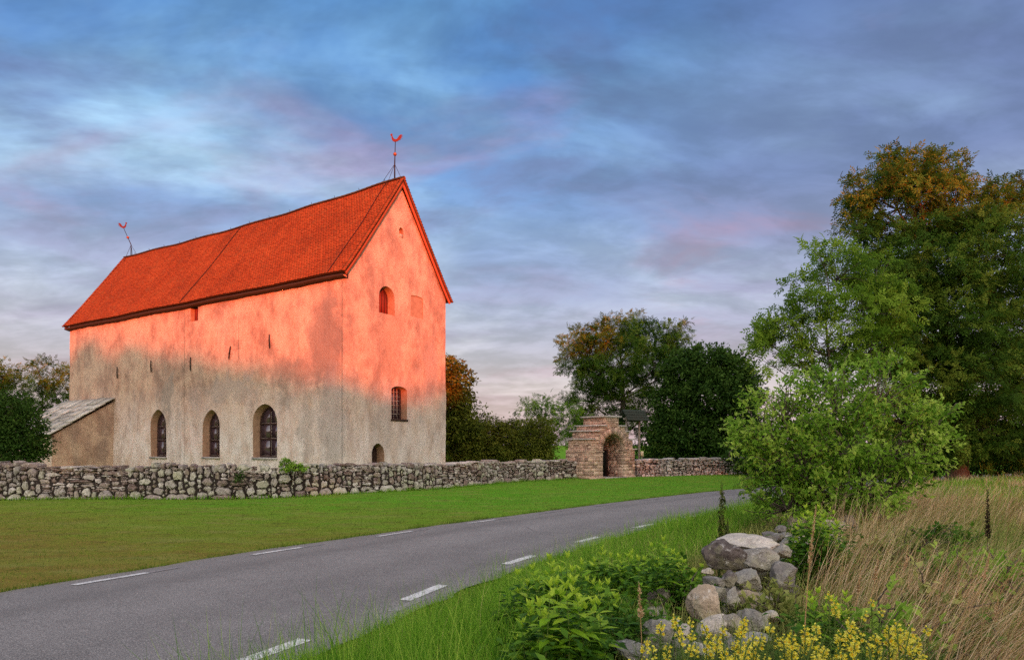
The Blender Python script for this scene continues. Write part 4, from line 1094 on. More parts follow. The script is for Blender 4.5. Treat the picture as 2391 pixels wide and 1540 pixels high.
# ------------------------------------------------------------------ roofed bell frame behind the gate
bx0 = at(1478, 1090, 46.5)
frame = empty('roofed_post_frame', (bx0[0], bx0[1], 0), R(30)); tag(frame, 'tall two-post wooden frame with small dark shingled roof standing behind the gate', 'frame')
for sx in (-.62, .55):
    v, f = tube([(sx, 0, -.05), (sx + .01, 0, 2.2), (sx + .02, 0, 4.0)], [.085, .08, .07], 8); MB().add(v, f).build('post', M['wood_grey'], frame)
MB().box(-.85, .80, -.07, .07, 3.75, 3.90).build('crossbeam', M['wood_grey'], frame)
rr = random.Random(4)
for sd_ in (-1, 1):
    base_p = MB(); 
    vv = [(-.95, sd_ * .62, 3.72), (.95, sd_ * .62, 3.72), (.95, 0, 4.48), (-.95, 0, 4.48)]; vb = [(x, y, z - .05) for x, y, z in vv]
    rf = base_p.add(vv + vb, [[0, 1, 2, 3], [4, 7, 6, 5], [0, 4, 5, 1], [1, 5, 6, 2], [2, 6, 7, 3], [3, 7, 4, 0]]).build('roof', M['shingle'], frame)
    for row in range(4):
        for c_i in range(9):
            t0_, t1_ = row / 4 - .04, (row + 1.1) / 4; xa = -.96 + c_i * .215 + (row % 2) * .05; xb = xa + .195
            n_ = np.array([0, sd_ * .775, .632]); q = lambda t, x, l: tuple(np.array([x, sd_ * .62 * (1 - t), 3.72 + .76 * t]) + n_ * l)
            t1_ = min(t1_, .995); j_ = rr.uniform(0, .012)
            vv = [q(t0_, xa, .05 + j_), q(t0_, xb, .05 + j_), q(t1_, xb, .012), q(t1_, xa, .012), q(t0_, xa, .012), q(t0_, xb, .012)]
            MB().add(vv, [np.array([[0, 1, 2, 3], [4, 5, 1, 0]]), np.array([[0, 3, 4], [1, 5, 2]])], rr.random()).build('shingle', M['shingle'], rf)
sg = at(1499.5, 1060, 45.5)
sign = empty('notice_board', (sg[0], sg[1], 0), R(20)); tag(sign, 'small pale notice board on a short post behind the churchyard wall', 'sign')
v, f = tube([(0, .03, -.05), (0, .03, 1.35)], .03, 6); MB().add(v, f).build('post', M['wood_grey'], sign)
MB().box(-.11, .11, -.005, .02, 1.2, 1.58).build('board', M['notice'], sign)

# ------------------------------------------------------------------ trees and bushes
def lobes_px(base, Y, L_):
    """lobes given as (px, py, rx px, ry px, depth offset m) at distance Y -> local ellipsoids"""
    out = []
    for (px, py, rx, ry, dd) in L_:
        d = Y + dd; c_ = at(px, py, d); out.append((c_[0] - base[0], c_[1] - base[1], c_[2] - base[2], rx / FPX * d, (rx + ry) * .5 / FPX * d, ry / FPX * d))
    return np.array(out)
def plant(name, label, cat, base, lobes, seed, mat, trunk=None, leafL=.28, style='compound', dens=26., csize=.42, gap=.46, limbs=True, group=None, per=12, shell=.5, twig=True, droop=.25, sprigs=0, splen=.45, flat=.75):
    """trunk=(height, radius) or None; dens: clusters per m2 of lobe surface"""
    rng = np.random.default_rng(seed); base = np.asarray(base, float)
    root = empty(name, tuple(base)); tag(root, label, cat, group)
    bm_ = MB(); tops = lobes[:, 2].max()
    if trunk:
        th_, tr = trunk; ax = lobes[np.argmax(lobes[:, 2])]; tt = np.linspace(0, 1, 9)
        tp = np.stack([ax[0] * .55 * tt ** 2 + .12 * np.sin(tt * 5 + seed), ax[1] * .55 * tt ** 2 + .12 * np.cos(tt * 4), tt * max(th_, tops * .85)], 1); tp[0, 2] = -.15
        tp[0, :2] = 0
        v, f = tube(tp, tr * (1.0 - .82 * tt) * (1 + .35 * np.exp(-tt * 14)), 9); bm_.add(v, f)
    P_, A_, ctr_ = [], [], []
    for li, lb in enumerate(lobes):
        c0 = lb[:3]; rad = lb[3:]
        if trunk:
            hz = max(th_ * .55, min(c0[2] - rad[2] * .6 - np.hypot(c0[0], c0[1]) * .45, tp[-1, 2] * .9)); s0 = np.array([np.interp(hz, tp[:, 2], tp[:, i]) for i in range(3)])
            r0 = max(.03, tr * .42 * (1 - .6 * hz / tp[-1, 2]))
        else:
            s0 = np.array([c0[0] * .25 + rng.normal(0, .15), c0[1] * .25 + rng.normal(0, .15), -.05]); r0 = .035
        t = np.linspace(0, 1, 6)[:, None]
        mid = (s0 + c0) / 2 + np.array([0, 0, -.10 * np.linalg.norm(c0 - s0)]) + rng.normal(0, .06, 3) * np.linalg.norm(c0 - s0)
        lp = (1 - t) ** 2 * s0 + 2 * t * (1 - t) * mid + t ** 2 * c0
        if limbs: v, f = tube(lp, r0 * (1 - .7 * t[:, 0]), 6); bm_.add(v, f)
        area = 4 * np.pi * ((rad[0] * rad[1]) ** 1.6 / 3 + (rad[0] * rad[2]) ** 1.6 / 3 + (rad[1] * rad[2]) ** 1.6 / 3) ** (1 / 1.6)
        n = max(6, int(area * dens / 10))
        u = nrm(rng.normal(0, 1, (n, 3))); rr_ = shell + (1.08 - shell) * rng.random(n) ** .6
        # ragged outline
        lump = np.array([mnoise.noise(Vector((q * 2.2 + li * 3.1))) for q in u]); rr_ = rr_ * (1 + .30 * lump)
        pc = c0 + u * rad * rr_[:, None]
        keep = np.array([mnoise.noise(Vector(q) * (1.0 / max(.45, rad.mean() * .55)) + Vector((seed * 1.3, 0, 0))) for q in pc]) > (gap - .72)
        keep &= pc[:, 2] > .05
        pc, uu = pc[keep], u[keep]
        if twig and len(pc):
            for q in range(0, len(pc), max(1, len(pc) // 16)):
                a = lp[-1] * .35 + lp[-2] * .65; m2 = (a + pc[q]) / 2 + rng.normal(0, .08, 3) * rad.mean()
                v, f = tube([a, m2, pc[q]], [max(r0 * .28, .012), max(r0 * .18, .009), .005], 4); bm_.add(v, f)
        P_.append(pc); A_.append(uu)
    PC, UC = np.concatenate(P_), np.concatenate(A_); n = len(PC)
    if n == 0: return root
    PL = np.repeat(PC, per, 0) + rng.normal(0, csize * .5, (n * per, 3)) * np.array([1, 1, flat]); U = np.repeat(UC, per, 0)
    ax = nrm(U * .75 + rng.normal(0, .6, U.shape) + np.array([0, 0, .15 - droop])); nn = nrm(rng.normal(0, .55, U.shape) + np.array([0, 0, .6]) + U * .75)
    Ln = leafL * rng.uniform(.7, 1.25, len(PL)); rc = np.repeat(rng.random(n), per) * .65 + rng.random(len(PL)) * .35
    ok = PL[:, 2] > .03; PL, ax, nn, Ln, rc = PL[ok], ax[ok], nn[ok], Ln[ok], rc[ok]
    if sprigs:
        k_ = rng.choice(n, min(sprigs, n), replace=False); ns = len(k_); tl = splen * rng.uniform(.6, 1.3, ns)
        dr_ = nrm(UC[k_] * .9 + rng.normal(0, .35, (ns, 3)) + np.array([0, 0, .35])); m = 12
        for a_ in range(ns):
            e_ = PC[k_[a_]] + dr_[a_] * tl[a_]; v, f = tube([PC[k_[a_]] - dr_[a_] * .1, (PC[k_[a_]] + e_) / 2 + rng.normal(0, .03, 3), e_], [.008, .006, .003], 4); bm_.add(v, f)
        tq = np.tile(np.linspace(.1, 1, m), ns); S0 = np.repeat(PC[k_], m, 0) + np.repeat(dr_ * tl[:, None], m, 0) * tq[:, None]
        sd2 = nrm(rng.normal(0, 1, S0.shape)); ax2 = nrm(np.repeat(dr_, m, 0) * .6 + sd2); PL = np.vstack([PL, S0]); ax = np.vstack([ax, ax2]); nn = np.vstack([nn, nrm(rng.normal(0, .4, S0.shape) + np.array([0, 0, 1.0]))])
        Ln = np.concatenate([Ln, leafL * rng.uniform(.7, 1.2, len(S0))]); rc = np.concatenate([rc, np.repeat(rng.uniform(.4, 1, ns), m)])
    cr = MB()
    if style == 'compound':
        (v, f), kcount = compound(PL, ax, nn, Ln, rng, 3); cr.add(v, f, np.repeat(np.tile(rc, kcount), 4))
    else:
        v, f = leaf_quads(PL, ax, nn, Ln, Ln * .55); cr.add(v, f, np.repeat(rc, 4))
    cr.build('crown', mat, root)
    if bm_.n: bm_.build('trunk' if trunk else 'branches', M['bark'], root, True)
    return root

def gb(px, Y, z=None):
    x = (px - CX) / FPX * Y; return (x, Y, float(zg(np.array(x), np.array(Y))) if z is None else z)
TR = 'trees beyond the churchyard'
b = gb(2235, 31); plant('ash_tree', 'tallest dark ash tree with sunset-lit red top at the field edge', 'tree', b,
    lobes_px(b, 31, [(2085, 470, 85, 85, 0), (2120, 405, 55, 50, 0), (2185, 430, 65, 60, .5), (2080, 390, 30, 38, 0), (2010, 450, 38, 45, 0), (1995, 530, 30, 30, -.5), (2230, 500, 90, 80, 0), (2330, 500, 55, 62, 0), (2372, 450, 30, 36, 0), (2270, 600, 110, 90, -.5), (2160, 610, 110, 90, -1), (2060, 640, 90, 80, -1), (2360, 640, 90, 90, 0), (2200, 740, 120, 95, -1.5), (2330, 770, 110, 100, -.5), (2090, 770, 100, 90, -1), (2250, 880, 130, 90, -1.5), (2370, 900, 100, 90, 0), (2140, 900, 90, 80, -1), (2290, 1000, 110, 75, -1), (2400, 1020, 80, 70, 0), (2190, 1010, 80, 60, -.5), (2480, 700, 90, 120, 1), (2480, 880, 90, 120, 1)]),
    7, M['ash'], (6, .42), leafL=.40, dens=24, csize=.50, gap=.38, per=22, flat=.5, shell=.42)
b = gb(1945, 22); plant('young_ash_tree', 'slender bright green young ash tree in front of the tall dark ash', 'tree', b,
    lobes_px(b, 22, [(1915, 600, 48, 40, 0), (1960, 640, 70, 60, 0), (2060, 650, 55, 45, 0), (1900, 690, 62, 58, -.3), (2010, 720, 90, 70, -.3), (2085, 730, 40, 50, 0), (1850, 760, 50, 48, 0), (1930, 790, 80, 62, -.3), (1800, 750, 40, 28, 0), (1775, 780, 30, 30, 0), (1820, 820, 55, 40, 0), (2040, 820, 70, 60, 0), (1880, 860, 45, 32, 0), (1790, 840, 30, 30, 0), (1980, 880, 70, 50, 0)]),
    13, M['ash_bright'], (4.5, .11), leafL=.34, dens=26, csize=.36, gap=.48, per=17, flat=.5)
b = gb(1955, 11.3); bush_l = lobes_px(b, 11.3, [(1960 + (q[0] - 1960) * .90, q[1], q[2] * .90, q[3], q[4]) for q in [(1800, 930, 55, 48, 0), (1760, 1010, 70, 62, 0), (1870, 960, 85, 62, .3), (1960, 930, 90, 62, 0), (2060, 905, 75, 60, 0), (2130, 950, 80, 60, .2), (2190, 985, 60, 48, 0), (1850, 1060, 105, 75, -.3), (1960, 1030, 110, 80, -.4), (2080, 1030, 100, 80, -.2), (2170, 1050, 60, 60, 0), (1790, 1110, 70, 70, 0), (1900, 1150, 105, 70, -.4), (2020, 1140, 95, 70, -.4), (2110, 1130, 60, 60, 0), (1715, 1000, 32, 26, 0), (1815, 1180, 70, 50, -.3), (1960, 1200, 80, 40, -.3)]])
plant('wild_bush', 'big rounded light green bush growing at the roadside by the stone heap', 'bush', b, bush_l, 17, M['bush'], None, leafL=.088, style='simple', dens=210, csize=.17, gap=.44, per=13, shell=.62, droop=.1, sprigs=650, splen=.27)
b = gb(1455, 62, 0); plant('ash_tree', 'broad round-crowned ash with orange-lit crest right behind the gate', 'tree', b,
    lobes_px(b, 62, [(1440, 775, 48, 42, 0), (1490, 775, 45, 38, 0), (1400, 800, 50, 45, 0), (1345, 800, 38, 36, 0), (1355, 850, 48, 42, 0), (1450, 830, 70, 55, -2), (1540, 800, 45, 45, 0), (1570, 790, 38, 36, 0), (1530, 860, 60, 50, 0), (1400, 880, 62, 45, -1), (1580, 850, 40, 40, 0), (1370, 930, 50, 42, 0), (1470, 910, 60, 50, 0), (1400, 985, 60, 45, 0), (1510, 960, 55, 50, 0), (1360, 1005, 36, 30, 0)]),
    23, M['ash'], (5, .42), leafL=.46, dens=17, csize=.58, gap=.46, per=19, flat=.5, group=TR)
b = gb(1650, 55, 0); plant('maple_tree', 'dense dark green rounded tree right of the roofed post frame', 'tree', b,
    lobes_px(b, 55, [(1650, 850, 60, 45, 0), (1600, 870, 50, 45, 0), (1700, 870, 52, 48, 0), (1740, 910, 40, 42, 0), (1660, 920, 75, 55, -1), (1580, 940, 50, 48, 0), (1600, 1000, 60, 50, -1), (1700, 980, 65, 60, -.5), (1650, 1050, 70, 45, -.5), (1560, 1040, 40, 50, 0), (1740, 1040, 55, 60, 0), (1540, 1000, 30, 40, 0)]),
    29, M['dark_leaf'], (2.5, .30), leafL=.30, style='simple', dens=70, csize=.5, gap=.36, per=16, group=TR)
b = gb(1285, 56, 0); plant('young_tree', 'loose pale green small tree with thin stems left of the gate', 'tree', b,
    lobes_px(b, 56, [(1240, 950, 28, 24, 0), (1275, 960, 34, 28, 0), (1320, 970, 36, 30, 0), (1350, 975, 22, 28, 0), (1265, 1000, 34, 28, 0), (1310, 1010, 32, 26, 0), (1340, 1030, 22, 26, 0)]),
    31, M['ash_bright'], (3, .08), leafL=.42, dens=26, csize=.5, gap=.52, per=9, group=TR)
b = gb(1062, 47, 0); plant('field_maple', 'tree with warm orange-lit foliage close behind the church gable', 'tree', b,
    lobes_px(b, 47, [(1048, 860, 30, 32, 0), (1065, 890, 34, 36, 0), (1075, 940, 30, 34, 0), (1050, 930, 36, 40, 0), (1050, 1000, 50, 40, 0), (1090, 1010, 40, 36, 0), (1030, 960, 40, 60, .5)]),
    37, M['hedge'], (2.5, .16), leafL=.26, style='simple', dens=80, csize=.42, gap=.40, per=15, group=TR)
b = gb(1125, 50, 0); plant('sapling', 'thin wispy sapling with sparse leaves beside the churchyard hedge', 'tree', b,
    lobes_px(b, 50, [(1105, 960, 14, 20, 0), (1125, 965, 16, 24, 0), (1140, 985, 16, 20, 0), (1115, 1000, 24, 26, 0)]), 41, M['hedge'], (3, .05), leafL=.22, style='simple', dens=40, csize=.4, gap=.6, per=8, group=TR)
for px, Y, rx, sd_, lab in ((1085, 48, 55, 43, 'dark clipped-looking hedge bush against the church corner'), (1170, 49, 55, 45, 'middle hedge bush of three, dense and olive green'), (1245, 50, 52, 47, 'brownish olive hedge bush nearest the gate')):
    b = gb(px, Y, 0); plant('hedge_bush', lab, 'bush', b, lobes_px(b, Y, [(px, 1040, rx, 45, 0), (px - 18, 1015, rx * .6, 34, 0), (px + 20, 1012, rx * .6, 34, -.3), (px, 1075, rx, 40, -.3)]),
        sd_, M['hedge'], None, leafL=.17, style='simple', dens=110, csize=.36, gap=.28, per=16, group='hedge bushes along the churchyard')
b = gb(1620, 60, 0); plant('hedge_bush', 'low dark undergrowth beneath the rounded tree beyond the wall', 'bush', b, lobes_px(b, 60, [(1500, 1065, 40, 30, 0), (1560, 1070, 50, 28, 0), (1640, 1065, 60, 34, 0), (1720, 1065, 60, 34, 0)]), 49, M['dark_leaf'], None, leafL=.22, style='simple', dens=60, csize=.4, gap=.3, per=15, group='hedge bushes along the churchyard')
b = gb(105, 62, 0); plant('maple_tree', 'orange-lit maple with open branches behind the lean-to', 'tree', b,
    lobes_px(b, 62, [(90, 865, 26, 24, 0), (125, 880, 26, 22, 0), (150, 875, 22, 22, 0), (85, 905, 30, 22, 0), (130, 915, 34, 24, 0), (95, 950, 40, 28, 0), (150, 945, 30, 26, 0), (60, 975, 40, 30, 0)]), 53, M['ash'], (4, .16), leafL=.5, dens=20, csize=.6, gap=.50, per=10, group=TR)
b = gb(5, 58, 0); plant('maple_tree', 'lit-topped tree cut by the left edge beside the lean-to bush', 'tree', b,
    lobes_px(b, 58, [(8, 875, 36, 28, 0), (-30, 880, 40, 40, 0), (10, 910, 40, 30, 0), (-20, 960, 50, 50, 0), (40, 960, 40, 30, 0)]), 59, M['ash'], (4, .18), leafL=.5, dens=20, csize=.6, gap=.46, per=11, group=TR)
b = gb(30, 33, 0); plant('lilac_bush', 'dark green dense bush in front of the lean-to at the stone wall', 'bush', b,
    lobes_px(b, 33, [(20, 960, 42, 40, 0), (60, 985, 40, 34, 0), (0, 1000, 50, 50, 0), (60, 1030, 44, 42, 0), (20, 1050, 60, 45, 0), (85, 1045, 22, 24, 0), (-40, 1000, 60, 70, 0)]), 61, M['dark_leaf'], None, leafL=.15, style='simple', dens=150, csize=.28, gap=.28, per=16)
# low growth along the far horizon on the right and behind the big ash
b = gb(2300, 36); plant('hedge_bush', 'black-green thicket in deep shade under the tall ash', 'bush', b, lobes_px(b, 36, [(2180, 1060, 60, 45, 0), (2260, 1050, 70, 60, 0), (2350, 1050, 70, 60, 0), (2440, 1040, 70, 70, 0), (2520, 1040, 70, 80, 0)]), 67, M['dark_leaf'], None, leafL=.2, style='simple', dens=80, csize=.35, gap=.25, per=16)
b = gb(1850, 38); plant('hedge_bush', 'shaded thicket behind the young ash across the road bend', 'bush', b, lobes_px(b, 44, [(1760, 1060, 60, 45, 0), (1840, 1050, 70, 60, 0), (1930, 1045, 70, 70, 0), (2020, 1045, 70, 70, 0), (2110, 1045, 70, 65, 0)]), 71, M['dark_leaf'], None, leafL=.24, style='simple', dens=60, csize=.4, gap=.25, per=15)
# juniper-like tuft growing out of the churchyard wall
b = (-8.45, 25.75, .95); plant('wall_shrub', 'small feathery green shrub rooted in the top of the dry stone wall', 'shrub', b,
    np.array([(0, -.15, .12, .42, .2, .16), (.3, -.25, -.05, .3, .15, .22), (-.25, -.2, .3, .25, .15, .18), (.42, -.3, -.25, .18, .1, .15)]), 73, M['bush'], None, leafL=.09, style='simple', dens=700, csize=.10, gap=.35, per=12, twig=True)
b = (-10.3, 25.0, .55); plant('wall_shrub', 'dark little tuft growing in a gap low in the stone wall', 'shrub', b, np.array([(0, -.22, .1, .18, .1, .2), (.06, -.22, .35, .12, .08, .16)]), 79, M['dark_leaf'], None, leafL=.07, style='simple', dens=700, csize=.08, gap=.3, per=12)

# the wood across the field behind the viewer: unseen, skyline shaped so the low sun misses the lower church
rng = np.random.default_rng(77); wood = MB()
SKX = [-60, -15, -8.5, 0, 6, 10.5, 13.5, 16.5, 19, 24, 29, 36, 40, 45, 100]; SKZ = [13.4, 13.6, 14.8, 12.6, 11.0, 9.9, 8.7, 10.2, 11.6, 14.4, 16.8, 17.0, 16.9, 17.3, 17.0]
PLs = []
for x in np.arange(-58, 98, 1.0):
    hgt = np.interp(x, SKX, SKZ) + .45 * math.sin(x * 1.3) + rng.normal(0, .25)
    n = 320; zz = hgt * rng.random(n) ** .8
    PLs.append(np.stack([x + rng.normal(0, .7, n), -60 + rng.normal(0, 1.2, n), zz], 1))
PW = np.concatenate(PLs); nW = len(PW)
v, f = leaf_quads(PW, rng.normal(0, 1, (nW, 3)), rng.normal(0, .5, (nW, 3)) + np.array([0, 1.0, .2]), rng.uniform(.5, .95, nW), rng.uniform(.5, .85, nW)); wood.add(v, f, np.repeat(rng.random(nW), 4))
for x in np.arange(-56, 96, 4.2):
    h_ = np.interp(x, SKX, SKZ) * .8; vv, ff = tube([(x, -60, -.2), (x + .2, -60, h_ * .5), (x, -60, h_)], [.28, .2, .05], 6); wood.add(vv, ff)
tag(wood.build('wood', M['dark_leaf']), 'unseen dense dark wood behind the viewer that shades the lower church', 'wood', kind='stuff')

# ------------------------------------------------------------------ old stone heap in the foreground
def boulder_mesh(seed, rx, ry, rz, r_, sub=3, cuts=9, rough=.10):
    bm = bmesh.new(); bmesh.ops.create_icosphere(bm, subdivisions=sub, radius=1.0); rg = random.Random(seed)
    pls = []
    for _ in range(cuts + 6):
        n_ = Vector((rg.gauss(0, 1), rg.gauss(0, 1), rg.gauss(0, 1))).normalized(); pls.append((n_, rg.uniform(.52, .86)))
    o_ = Vector((seed * 3.7, seed * 1.9, seed * .7))
    for v_ in bm.verts:
        p = v_.co.copy()
        for n_, d in pls:
            e = p.dot(n_) - d
            if e > 0: p -= n_ * e * .97
        p *= 1 + rough * mnoise.noise(p * 1.6 + o_) + rough * .45 * mnoise.noise(p * 4.5 + o_) + rough * .32 * mnoise.noise(p * 11 + o_) + rough * .14 * mnoise.noise(p * 26 + o_)
        v_.co = Vector((p.x * rx, p.y * ry, p.z * rz))
    me = bpy.data.meshes.new('stone'); bm.to_mesh(me); bm.free()
    a = me.attributes.new('rnd', 'FLOAT', 'POINT'); a.data.foreach_set('value', np.full(len(me.vertices), r_, np.float32))
    me.materials.append(M['boulder']); me.polygons.foreach_set('use_smooth', np.ones(len(me.polygons), bool)); me.set_sharp_from_angle(angle=R(24)); return me
HB = np.array([2.0, 5.0, .5])
heap = empty('stone_heap', tuple(HB)); tag(heap, 'tumbled old field wall of big grey and tan boulders among weeds', 'stone heap')
# (px, py, half width px, half height px, distance, shade, tilt)
ST = [(1713, 1308, 54, 36, 6.15, .05, .25), (1758, 1277, 80, 19, 6.55, .98, -.05), (1778, 1310, 50, 27, 6.1, .42, -.1), (1828, 1290, 28, 20, 6.4, .40, .1), (1815, 1257, 30, 14, 7.0, .22, 0), (1752, 1358, 42, 29, 5.75, .50, .1), (1706, 1356, 19, 21, 5.7, .1, .3), (1672, 1362, 26, 18, 5.7, .28, 0), (1676, 1382, 30, 14, 5.45, .35, .1), (1656, 1421, 43, 46, 5.0, .82, -.15), (1750, 1408, 38, 28, 5.3, .76, .1), (1716, 1408, 20, 30, 5.25, .58, .2), (1765, 1460, 38, 32, 4.8, .45, 0), (1718, 1462, 28, 26, 4.75, .66, .3), (1690, 1490, 34, 20, 4.5, .90, 0), (1540, 1492, 38, 42, 4.2, .44, .3), (1485, 1530, 50, 22, 4.0, .36, .1), (1460, 1515, 34, 14, 4.15, .12, 0), (1600, 1525, 40, 30, 4.2, .55, 0), (1655, 1530, 36, 26, 4.1, .95, .2), (1800, 1440, 20, 14, 4.9, .9, 0), (1770, 1500, 40, 26, 4.4, .6, 0), (1720, 1530, 46, 30, 4.2, .4, 0), (1836, 1350, 34, 30, 5.9, .3, 0), (1655, 1335, 16, 10, 6.0, .9, 0), (1697, 1268, 22, 10, 6.7, .7, .1)]
for i, (px, py, hw_, hh_, d, sh_, ti_) in enumerate(ST):
    c_ = at(px, py, d); rx = hw_ / FPX * d * 1.12; rz = hh_ / FPX * d * 1.14
    o = link('stone', boulder_mesh(i + 1, rx, max(rx, rz) * 1.05, rz, sh_, 4, 9, .16), heap); o.location = tuple(c_ - HB + np.array([0, max(rx, rz) * .6, 0])); o.rotation_euler = (0, ti_, (i * 1.7) % .6 - .3)
rg = random.Random(5)
for i in range(110):                             # the stones underneath and further along
    t = rg.random() ** .8; p = np.array([.75 + 5.0 * t, 4.2 + 7.4 * t]) + np.array([rg.gauss(0, .22), rg.gauss(0, .25)])
    zt = (.40 if t < .35 else .55) * rg.random(); rx = rg.uniform(.10, .21)
    o = link('stone', boulder_mesh(100 + i, rx, rx * rg.uniform(.8, 1.2), rx * rg.uniform(.55, .9), rg.random(), 2), heap)
    o.location = (p[0] - HB[0] + .18, p[1] - HB[1] + .25, .45 + zt * .55 - HB[2] + (.0)); o.rotation_euler = (rg.uniform(-.4, .4), rg.uniform(-.4, .4), rg.uniform(0, 6))

# ------------------------------------------------------------------ grass
def scatter(n, x0, x1, y0, y1, rng): return rng.uniform(x0, x1, n), rng.uniform(y0, y1, n)
def grass(name, label, x, y, H, lean, wd, mat, seed, seg=3, curve=1.0, r=None):
    rng = np.random.default_rng(seed); P = np.stack([x, y, zg(x, y) - .01], 1)
    v, f, m = blades(P, H, lean, wd, rng, seg, curve)
    rc = rng.random(len(x)) if r is None else r
    o = MB().add(v, f, np.repeat(rc, m)).build(name, mat); return tag(o, label, 'grass', kind='stuff')
def clump(x, y, sc, seed): return np.array([mnoise.noise(Vector((a * sc, b_ * sc, seed))) for a, b_ in zip(x, y)])
rng = np.random.default_rng(101)
# lawn: short blades between road and churchyard wall
x, y = scatter(420000, -26, 26, 5, 46, rng)
dl = dist_right(x, y); fx = np.interp(y, FARS[:, 1], FARS[:, 0]); wy = np.interp(x, [p[0] for p in WPATH], [p[1] for p in WPATH])
keep = (x < fx - .05) & (y < np.where(x > 4.6, 41 + (x - 4.6) * .45, wy)) & (np.abs(x / y) < .80) & (rng.random(len(x)) < np.clip(13 / y, .15, 1))
x, y = x[keep], y[keep]; n = len(x)
edge = np.clip(1 - (fx[keep] - x) / .35, 0, 1); wb = np.clip(1 - (np.where(x > 4.6, 99, wy[keep]) - y) / .5, 0, 1)
H = rng.uniform(.025, .06, n) * (1 + .6 * edge + 1.4 * wb) * (1 + .3 * np.clip(y / 25, 0, 1))
grass('lawn_grass', 'short mown grass between road and churchyard wall', x, y, H, rng.normal(0, .45, (n, 2)), np.full(n, .006) * (1 + y / 14), M['lawn_blade'], 1, 2, r=np.clip(rng.random(n) * .8 + .25 * clump(x[::1], y[::1], .5, 3.0) + .1, 0, 1))
xw = rng.uniform(0, 1, 9000); WP = resample(np.array(WPATH, float), 300); ti_ = (xw * 298).astype(int); tn_ = nrm(WP[ti_ + 1] - WP[ti_]); off_ = .10 + np.abs(rng.normal(0, .12, 9000))
x = WP[ti_, 0] + tn_[:, 1] * off_; y = WP[ti_, 1] - tn_[:, 0] * off_; cl = clump(x, y, 1.2, 4.0)
grass('wall_foot_grass', 'longer grass left unmown at the foot of the stone wall', x, y, np.maximum(rng.uniform(.06, .20, 9000) * (1 + 1.2 * cl), .04), rng.normal(0, .35, (9000, 2)), np.full(9000, .014), M['grass'], 21, 2)
nf = 26000; ki = rng.integers(140, 520, nf); nd_ = nrm(FA[ki] - NE[ki]); of_ = .06 + np.abs(rng.normal(0, .13, nf)); x = FA[ki, 0] + nd_[:, 0] * of_ + rng.normal(0, .06, nf); y = FA[ki, 1] + nd_[:, 1] * of_ + rng.normal(0, .06, nf); cl = clump(x, y, 1.5, 6.0)
grass('road_edge_grass', 'dark ragged grass fringe along the far edge of the road', x, y, np.maximum(rng.uniform(.05, .13, nf) * (1 + 1.0 * cl), .03), rng.normal(0, .45, (nf, 2)), rng.uniform(.006, .012, nf), M['lawn_blade'], 22, 2, r=np.clip(rng.random(nf) * .6, 0, 1))
# verge: lush long grass on the near side of the road
x, y = scatter(330000, -5, 9, 2.3, 24, rng); d = dist_right(x, y)
keep = (d > .12 + .1 * rng.random(len(x))) & (d < 3.2) & (rng.random(len(x)) < np.clip(5.5 / y, .12, 1) ** 1.1) & (x < .62 * y + .3) & (x > -.80 * y)
x, y, d = x[keep], y[keep], d[keep]; n = len(x); cl = clump(x, y, 1.3, 9.0)
H = (.10 + .26 * sstep(.1, 1.0, d)) * rng.uniform(.5, 1.3, n) * (1 + .7 * cl)
grass('verge_grass', 'lush green grass along the roadside bank', x, y, np.maximum(H, .05), rng.normal(0, .38, (n, 2)) + np.array([-.12, -.05]), rng.uniform(.004, .008, n) * (1 + y / 12), M['grass'], 2, 3, r=np.clip(rng.random(n) * .75 + .3 * cl + .12, 0, 1))
x, y = scatter(30000, -4, 3, 2.3, 12, rng); d = dist_right(x, y); cl = clump(x, y, 1.7, 2.0)
keep = (d > .25) & (d < 2.0) & (rng.random(len(x)) < .16 + .6 * np.clip(cl * 2.4, 0, 1)) & (rng.random(len(x)) < np.clip(4 / y, 0, 1)); x, y = x[keep], y[keep]; n = len(x)
grass('tall_verge_grass', 'tall grass blades and stalks leaning over the road edge', x, y, rng.uniform(.32, .66, n), rng.normal(0, .28, (n, 2)) + np.array([-.10, 0]), rng.uniform(.003, .007, n), M['grass'], 3, 4)
n = 420; yy_ = rng.uniform(2.6, 3.9, n); xx_ = (rng.uniform(430, 1150, n) - CX) / FPX * yy_
grass('tall_grass_stalks', 'sparse tall dark grass stalks rising over the road edge', xx_, yy_, rng.uniform(.46, .92, n), rng.normal(0, .22, (n, 2)), rng.uniform(.004, .007, n), M['grass'], 31, 5, 1.2)
# pale flowering stalks
x, y = scatter(1500, -3, 3, 3, 11, rng); d = dist_right(x, y); keep = (d > .4) & (d < 2.4); x, y = x[keep], y[keep]; n = len(x)
grass('grass_stalks', 'thin pale drooping grass stalks over the verge', x, y, rng.uniform(.45, .75, n), rng.normal(0, .45, (n, 2)), np.full(n, .0045), M['straw_green'], 4, 5, 1.6)
# dry field on the right
x, y = scatter(170000, .8, 16, 2.2, 16, rng)
keep = (x > .47 * y - .1 + .12 * rng.normal(size=len(x))) & (x < .86 * y + .4) & (rng.random(len(x)) < np.clip(4.2 / y, .08, 1) ** 1.2); x, y = x[keep], y[keep]; n = len(x); cl = clump(x, y, .9, 5.0)
k2 = rng.random(n) < np.clip(np.where(x < .70 * y, .55, .24) + 1.7 * cl, .05, .90)
ang_ = -.35 + 1.5 * clump(x, y, .8, 12.0) + rng.normal(0, .45, n); mg_ = np.clip(.62 + .5 * clump(x, y, 1.1, 15.0) + rng.normal(0, .18, n), .1, .93); ln_ = np.stack([np.cos(ang_) * mg_, np.sin(ang_) * mg_], 1)
grass('dry_grass', 'long straw coloured grass blown flat across the field edge', x[k2], y[k2], rng.uniform(.45, .95, n)[k2], ln_[k2], rng.uniform(.0030, .0055, n)[k2] * (1 + y[k2] / 14), M['straw'], 5, 4, .7)
